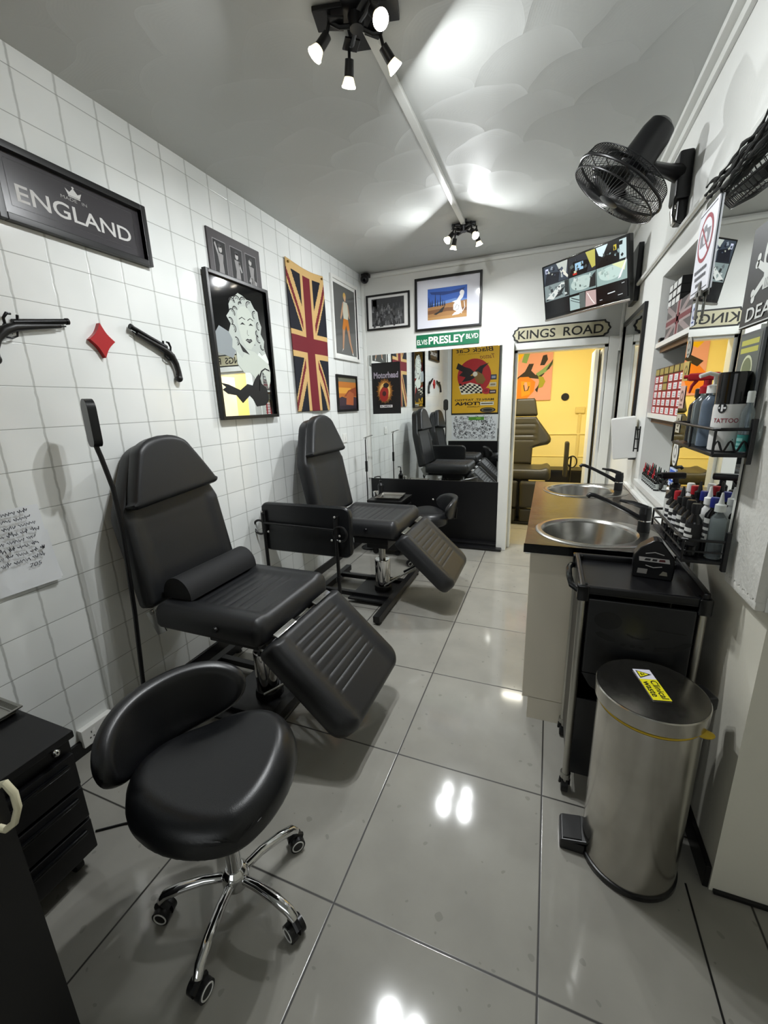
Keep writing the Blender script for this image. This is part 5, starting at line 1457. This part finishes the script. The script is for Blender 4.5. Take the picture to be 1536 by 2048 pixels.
for i, (y0, y1, z0, z1, ca, cb2, lb_) in enumerate(STK):
    t, w, h = wall_card('mirror_sticker', lb_, 'sticker', y0, y1, z0, z1, group='stickers on the tall mirror')
    A = Art(w, h, -.0008, .0002)
    if i in (1, 5): A.ell(ca, .5, .5, .5, .5, 28)
    else: A.rect(ca, 0, 0, 1, 1)
    A.ell(cb2, .5, .55, .30, .26, 16); A.ell(ca, .5, .55, .18, .14, 14); A.rect(cb2, .25, .12, .75, .2)
    if i == 6: A.rect(cb2, .1, .25, .9, .9); A.poly('#e8ecf4', [(.2, .5), (.5, .75), (.8, .55), (.6, .35)])
    A.build('print', t)
t = thing('wall_cross', 'small grey cross ornament hanging on the tall mirror below the notice', 'ornament', (MX - .008, 2.062, 1.79), RW)
MB().b2((-.011, -.006, 0), (.011, .0, .13), .003).b2((-.036, -.006, .078), (.036, .0, .10), .003).build('cross', mat('pewter', '#6b6a64', .4, .6), t)

def bottle(name, label, loc, r, h, bm, cap, cm, group=None, lab=None, labz=(.25, .75), rz=-1.2, neck=.45):
    t = thing(name, label, 'bottle', loc, rz, group)
    MB().lathe([(0, 0), (r * .93, 0), (r, r * .1), (r, h * .74), (r * .93, h * .82), (r * neck, h * .93), (r * neck, h), (0, h)], n=24).build('body', bm, t)
    if lab:
        c_, c2 = lab; z0, z1 = h * labz[0], h * labz[1]
        MB().lathe([(r * 1.008, z0), (r * 1.008, z1)], n=24).build('label', flat(c_), t)
        A = MB()
        for k, (a0, a1, f0, f1) in enumerate(((-.9, .7, .62, .80), (-.6, .9, .36, .5), (-.9, .3, .14, .24))):
            n = 8; za, zb_ = z0 + (z1 - z0) * f0, z0 + (z1 - z0) * f1
            P = [[A._v((r * 1.02 * math.cos(-PI / 2 + a0 + (a1 - a0) * i / n), r * 1.02 * math.sin(-PI / 2 + a0 + (a1 - a0) * i / n), z)) for i in range(n + 1)] for z in (za, zb_)]
            for i in range(n): A._f([P[0][i], P[0][i + 1], P[1][i + 1], P[1][i]])
        A.build('label_print', flat(c2), t)
    n_ = r * neck
    if cap == 'round': MB().lathe([(n_ * 1.25, h - .004), (n_ * 1.3, h + .022), (n_ * 1.1, h + .026), (0, h + .026)], n=18).build('cap', cm, t)
    if cap == 'nozzle': MB().lathe([(n_ * 1.5, h - .006), (n_ * 1.5, h + .014), (n_ * .8, h + .018), (n_ * .55, h + .034), (n_ * .3, h + .050), (0, h + .050)], n=18).build('cap', cm, t)
    if cap == 'wide': MB().lathe([(r * .96, h * .8), (r * .985, h * 1.29), (r * .93, h * 1.33), (0, h * 1.33)], n=28).build('cap', cm, t)
    if cap == 'pump':
        MB().lathe([(n_ * 1.5, h - .006), (n_ * 1.5, h + .016), (.006, h + .02), (.006, h + .045), (0, h + .045)], n=16).tube([(.004, 0, h + .045), (-.02, 0, h + .052), (-.045, 0, h + .044)], .006, 8).build('pump_head', cm, t)
    if cap == 'spray':
        s_ = MB().lathe([(n_ * 1.4, h - .006), (n_ * 1.4, h + .014), (n_ * .8, h + .02), (n_ * .8, h + .035), (0, h + .035)], n=16)
        s_.box((-.012, 0, h + .046), (.085, .022, .024), None, .006).tube([(-.03, 0, h + .036), (-.042, 0, h + .018), (-.046, 0, h - .004)], [.006, .005, .003], 8).cyl((-.054, 0, h + .048), (-.066, 0, h + .048), .006, None, 10)
        s_.build('trigger_head', cm, t)
    return t
GLASSB = mat('clear_bottle', '#b9c4c6', .12, trans=.85, ior=1.3)
TEALB = mat('teal_bottle', '#5aa39c', .15, trans=.6, ior=1.3)
BLUEB = mat('bluish_bottle', '#8fa0b4', .15, trans=.7, ior=1.3)
DARKB = mat('dark_bottle', '#0c0c0e', .15)
WHITEB = mat('white_bottle', '#d3d3d0', .3)
REDC, BLUEC, CLEARC = mat('red_cap', '#a01622', .35), mat('blue_cap', '#1c2470', .35), mat('frosted_cap', '#c3c7c2', .35)
def wire_rack(label, y0, y1, z, x0, x1, rail, wavy):
    t = thing('wire_rack', label, 'rack', (0, 0, 0), 0, 'black bottle racks on the tall mirror')
    MB().b2((x0, y0, z - .012), (x1, y1, z - .002), .002).build('shelf', BLACKM, t)
    r = MB()
    for zz in rail: r.tube([(x1, y0, zz), (x0 + .01, y0, zz), (x0, y0 + .01, zz), (x0, y1 - .01, zz), (x0 + .01, y1, zz), (x1, y1, zz)], .0045 if zz == rail[-1] else .003, 8)
    r.build('rail', BLACKM, t)
    for yy in (y0, (y0 + y1) / 2, y1):
        MB().cyl((x0, yy, z - .005), (x0, yy, rail[-1]), .0035, None, 8).build('upright', BLACKM, t)
    for yy in (y0, y1): MB().b2((x1 - .012, yy - .008, z - .03), (x1, yy + .008, z + .09), .002).build('bracket', BLACKM, t)
    if wavy:
        MB().tube([(x0 + (x1 - x0) * i / 24, y0, z + .018 + .014 * math.sin(i * .78)) for i in range(25)], .0028, 6).build('scroll_wire', BLACKM, t)
MI = MX - .003
wire_rack('upper black wire rack of bottles on the tall mirror', 1.386, 1.80, 1.352, 2.325, MI, (1.415,), True)
wire_rack('lower black wire rack crowded with ink bottles on the tall mirror', 1.415, 1.81, 1.030, 2.300, MI, (1.055, 1.09), False)
z = 1.3525
t = bottle('foam_bottle', 'big white bottle with a black cap and plus sign on the upper rack', (2.3705, 1.462, z), .0368, .160, WHITEB, 'wide', BLACKG, None, None, neck=.9, rz=0)
# front graphics wrapped on the white bottle (faces the room's near end and -x)
def wrap(t, items, r, a_mid):
    m = MB(); mats_ = []
    for (poly, colr) in items:
        if colr not in mats_: mats_.append(colr)
        m.mi = mats_.index(colr)
        vs = [m._v((r * math.cos(a_mid + x / r), r * math.sin(a_mid + x / r), zz)) for x, zz in poly]
        m._f(vs)
    o = m.build('label_print', [flat(c_) for c_ in mats_], t, smooth=False)
items = []
ce = [(.011 * math.cos(2 * PI * i / 20) - .012, .118 + .014 * math.sin(2 * PI * i / 20)) for i in range(20)]
items.append((ce, '#151617'))
t.name = t.name
wrap(t, items, .0374, R(-115))
wrap(t, [([(-.0145, .109), (-.0095, .109), (-.0095, .127), (-.0145, .127)], '#e9e9e9'), ([(-.021, .1155), (-.003, .1155), (-.003, .1205), (-.021, .1205)], '#e9e9e9')], .0378, R(-115))
def wrap_text(t, s_, x0, x1, z0, z1, r, a_mid, colr, bold=.01):
    vs, fs = text_geo(s_, bold); m = MB()
    V = [m._v((r * math.cos(a_mid + (x0 + (x1 - x0) * a) / r), r * math.sin(a_mid + (x0 + (x1 - x0) * a) / r), z0 + (z1 - z0) * b)) for a, b in vs]
    for f in fs: m._f([V[i] for i in f])
    m.build('lettering', flat(colr), t, smooth=False)
wrap_text(t, 'TATTOO', -.030, .030, .078, .090, .0374, R(-115), '#8c1f30')
wrap(t, [([(-.022, .03), (.024, .03), (.024, .034), (-.022, .034)], '#3a3b3c'), ([(-.022, .018), (.018, .018), (.018, .021), (-.022, .021)], '#3a3b3c'), ([(-.022, .060), (.006, .060), (.006, .064), (-.022, .064)], '#6a6b6c')], .0374, R(-115))
bottle('clear_bottle', 'clear bottle with teal liquid at the near end of the upper rack', (2.396, 1.408, z), .0145, .135, GLASSB, 'round', CLEARC, lab=('#2f7f78', '#7fb4ae'), labz=(.02, .35))
bottle('pump_dispenser', 'bluish clear pump bottle with a white pump on the upper rack', (2.362, 1.575, z), .028, .165, BLUEB, 'pump', PLASTW, rz=.2)
bottle('spray_bottle', 'clear spray bottle with a red trigger on the upper rack', (2.365, 1.655, z), .030, .165, GLASSB, 'spray', REDC, rz=-.5)
bottle('dark_bottle', 'plain black bottle at the far end of the upper rack', (2.372, 1.735, z), .028, .15, DARKB, 'round', BLACKP)
z = 1.0305
FR = [(1.462, 'round', BLACKP, ('#1a1a1b', '#d0d0cc')), (1.512, 'round', BLACKP, ('#18181a', '#e0e0dc')), (1.560, 'round', BLACKP, ('#c9c9c4', '#202020')), (1.608, 'nozzle', BLACKP, ('#17171a', '#cfcfcf')), (1.656, 'round', REDC, ('#d4d4d0', '#1c1c1c')), (1.704, 'round', BLACKP, ('#d8d8d4', '#26262a'))]
NMF = ['black ink bottle at the near end of the front row on the lower rack', 'black ink bottle with bold white lettering second from the near end of the front row', 'black ink bottle with a pale label third along the front row of the lower rack', 'black nozzle ink bottle fourth along the front row of the lower rack', 'red capped ink bottle with a white label in the front row of the lower rack', 'black capped bottle with a white label next to the trigger spray on the lower rack']
for (y, cp, cm_, lb2), nm in zip(FR, NMF):
    bottle('ink_bottle', nm, (2.332, y, z), .0215, .135, DARKB, cp, cm_, 'ink bottles on the lower rack', lb2)
BK = [(1.445, 'nozzle', CLEARC, GLASSB, 'clear bottle with a frosted nozzle at the near end of the back row, lower rack'), (1.492, 'round', BLUEC, DARKB, 'blue capped dark bottle second along the back row of the lower rack'), (1.540, 'nozzle', PLASTW, WHITEB, 'white bottle with a white nozzle in the back row of the lower rack'), (1.588, 'round', BLUEC, DARKB, 'blue capped dark bottle between the white and the black capped bottles, back row'), (1.636, 'nozzle', BLACKP, DARKB, 'black nozzle bottle in the back row of the lower rack'), (1.684, 'round', REDC, DARKB, 'red capped dark bottle in the back row of the lower rack'), (1.732, 'round', PLASTW, WHITEB, 'white capped bottle at the far end of the back row, lower rack')]
for y, cp, cm_, bm_, nm in BK:
    bottle('ink_bottle', nm, (2.385, y, z), .0205, .15, bm_, cp, cm_, 'ink bottles on the lower rack', ('#b9bab4', '#2a2b2c') if bm_ is not GLASSB else None)
bottle('spray_bottle', 'black trigger spray bottle at the far end of the lower rack', (2.345, 1.765, z), .026, .15, DARKB, 'spray', BLACKP, None, ('#bfbfba', '#222222'), rz=.25)

# alcove shelves
t = thing('wall_shelf', 'upper white shelf in the alcove holding a flag patterned box', 'shelf', (XR + .004, AY0 + .002, 1.775), 0, 'white alcove shelves')
MB().b2((0, 0, 0), (AX - XR - .006, AY1 - AY0 - .004, .026), .002).build('board', GLOSSW, t)
MB().b2((.02, .02, -.028), (.05, AY1 - AY0 - .03, 0), .001).build('batten', mat('brown_wood', '#5c4022', .6), t)
t = thing('wall_shelf', 'lower white shelf in the alcove stacked with red and white boxes', 'shelf', (XR + .004, AY0 + .002, 1.385), 0, 'white alcove shelves')
MB().b2((0, 0, 0), (AX - XR - .006, AY1 - AY0 - .004, .026), .002).build('board', GLOSSW, t)
MB().b2((.02, .02, -.028), (.05, AY1 - AY0 - .03, 0), .001).build('batten', mat('brown_wood', '#5c4022', .6), t)
struct('trim_12', MB().b2((XR - .022, AY0, AZ0 - .03), (XR - .0005, AY1 + .02, AZ0 + .003), .002).b2((XR - .0005, AY0 + .001, AZ0), (AX - .001, AY1 - .001, AZ0 + .003)), GLOSSW)
# flag box
t = thing('flag_box', 'grey box printed with a faded flag on the upper alcove shelf', 'box', (2.478, 2.90, 1.8015), RW)
MB().b2((0, 0, 0), (.46, .13, .17), .003).build('carton', mat('grey_carton', '#55504f', .6), t)
A = Art(.46, .17, -.0005)
A.line('#8d7f7d', [(0, 0), (1, 1)], .03); A.line('#8d7f7d', [(0, 1), (1, 0)], .03, False); A.rect('#9a8c8a', .42, 0, .58, 1); A.rect('#9a8c8a', 0, .36, 1, .64, False); A.rect('#6e3236', .46, 0, .54, 1); A.rect('#6e3236', 0, .43, 1, .57, False)
A.build('flag_print', t)
# small black boxes with white labels
def small_box(proto, name, label, group, loc, sx, sy, sz, body, lab, lab2):
    if proto is None:
        t = thing(name, label, 'box', loc, RW, group)
        MB().b2((0, 0, 0), (sx, sy, sz), .0015).build('carton', body, t)
        A = Art(sx, sz, -.0004); A.rect(lab, .08, .12, .92, .88)
        if lab2: A.rect(lab2, .08, .12, .26, .88); A.rect('#8a8a86', .40, .3, .8, .4); A.rect('#8a8a86', .40, .55, .7, .64, False)
        A.build('label', t); return t
    return dup(proto, loc, None, label)
pr = None
for c_ in range(3):
    for r_ in range(3):
        t = small_box(pr, 'needle_box', 'black box with a white label stacked on top of the flag box', 'black boxes on the flag box', (2.482, 2.94 - .082 * c_, 1.9725 + .0402 * r_), .078, .10, .039, BLACKP, '#cfd0cd', None)
        pr = pr or t
t = thing('clip_gadget', 'small black clip gadget lying on the upper alcove shelf', 'gadget', (2.475, 2.945, 1.8015))
MB().box((0, -.01, .014), (.035, .045, .026), None, .008).tube([(0, .012, .012), (.01, .035, .02), (.03, .04, .008), (.04, .02, .005)], .004, 8).build('body', BLACKG, t)
pr = prb = None
for c_ in range(7):
    for r_ in range(6):
        loc = (2.47, 2.962 - .1005 * c_, 1.4115 + .0412 * r_)
        if r_ == 5 or (c_ == 2 and r_ > 2):
            t = small_box(prb, 'cartridge_box', 'black and gold cartridge box at the top of the stacks on the lower alcove shelf', 'black cartridge boxes on the lower alcove shelf', loc, .097, .11, .040, BLACKP, '#9a8a48', None); prb = prb or t
        else:
            t = small_box(pr, 'cartridge_box', 'white fronted red cartridge box in the stacks on the lower alcove shelf', 'red cartridge boxes on the lower alcove shelf', loc, .097, .11, .040, mat('red_carton', '#8e1c22', .5), '#dcd8d8', '#c23a40'); pr = pr or t
# ink bottles on the sill
caps = [REDC, BLACKP, BLACKP, PLASTW, BLACKP, mat('green_cap', '#1f4a3a', .4)]
protos = {}
rnd = random.Random(4); k = 0
for r_ in range(2):
    for i in range(9):
        cm_ = caps[(i * 2 + r_ * 3) % 6] if not (i == 0) else REDC
        loc = (2.472 + .036 * r_, 2.935 - .040 * i - .012 * r_, AZ0 + .0035)
        nm = {id(REDC): 'red', id(BLACKP): 'black', id(PLASTW): 'white'}.get(id(cm_), 'green')
        lb3 = 'small %s capped ink bottle in the rows on the white alcove sill' % nm
        gp = '%s capped ink bottles on the alcove sill' % nm
        if nm not in protos:
            protos[nm] = bottle('small_ink_bottle', lb3, loc, .0135, .062, DARKB, 'nozzle', cm_, gp, ('#aeb3b0', '#303433'), (.15, .6))
        else: dup(protos[nm], loc)
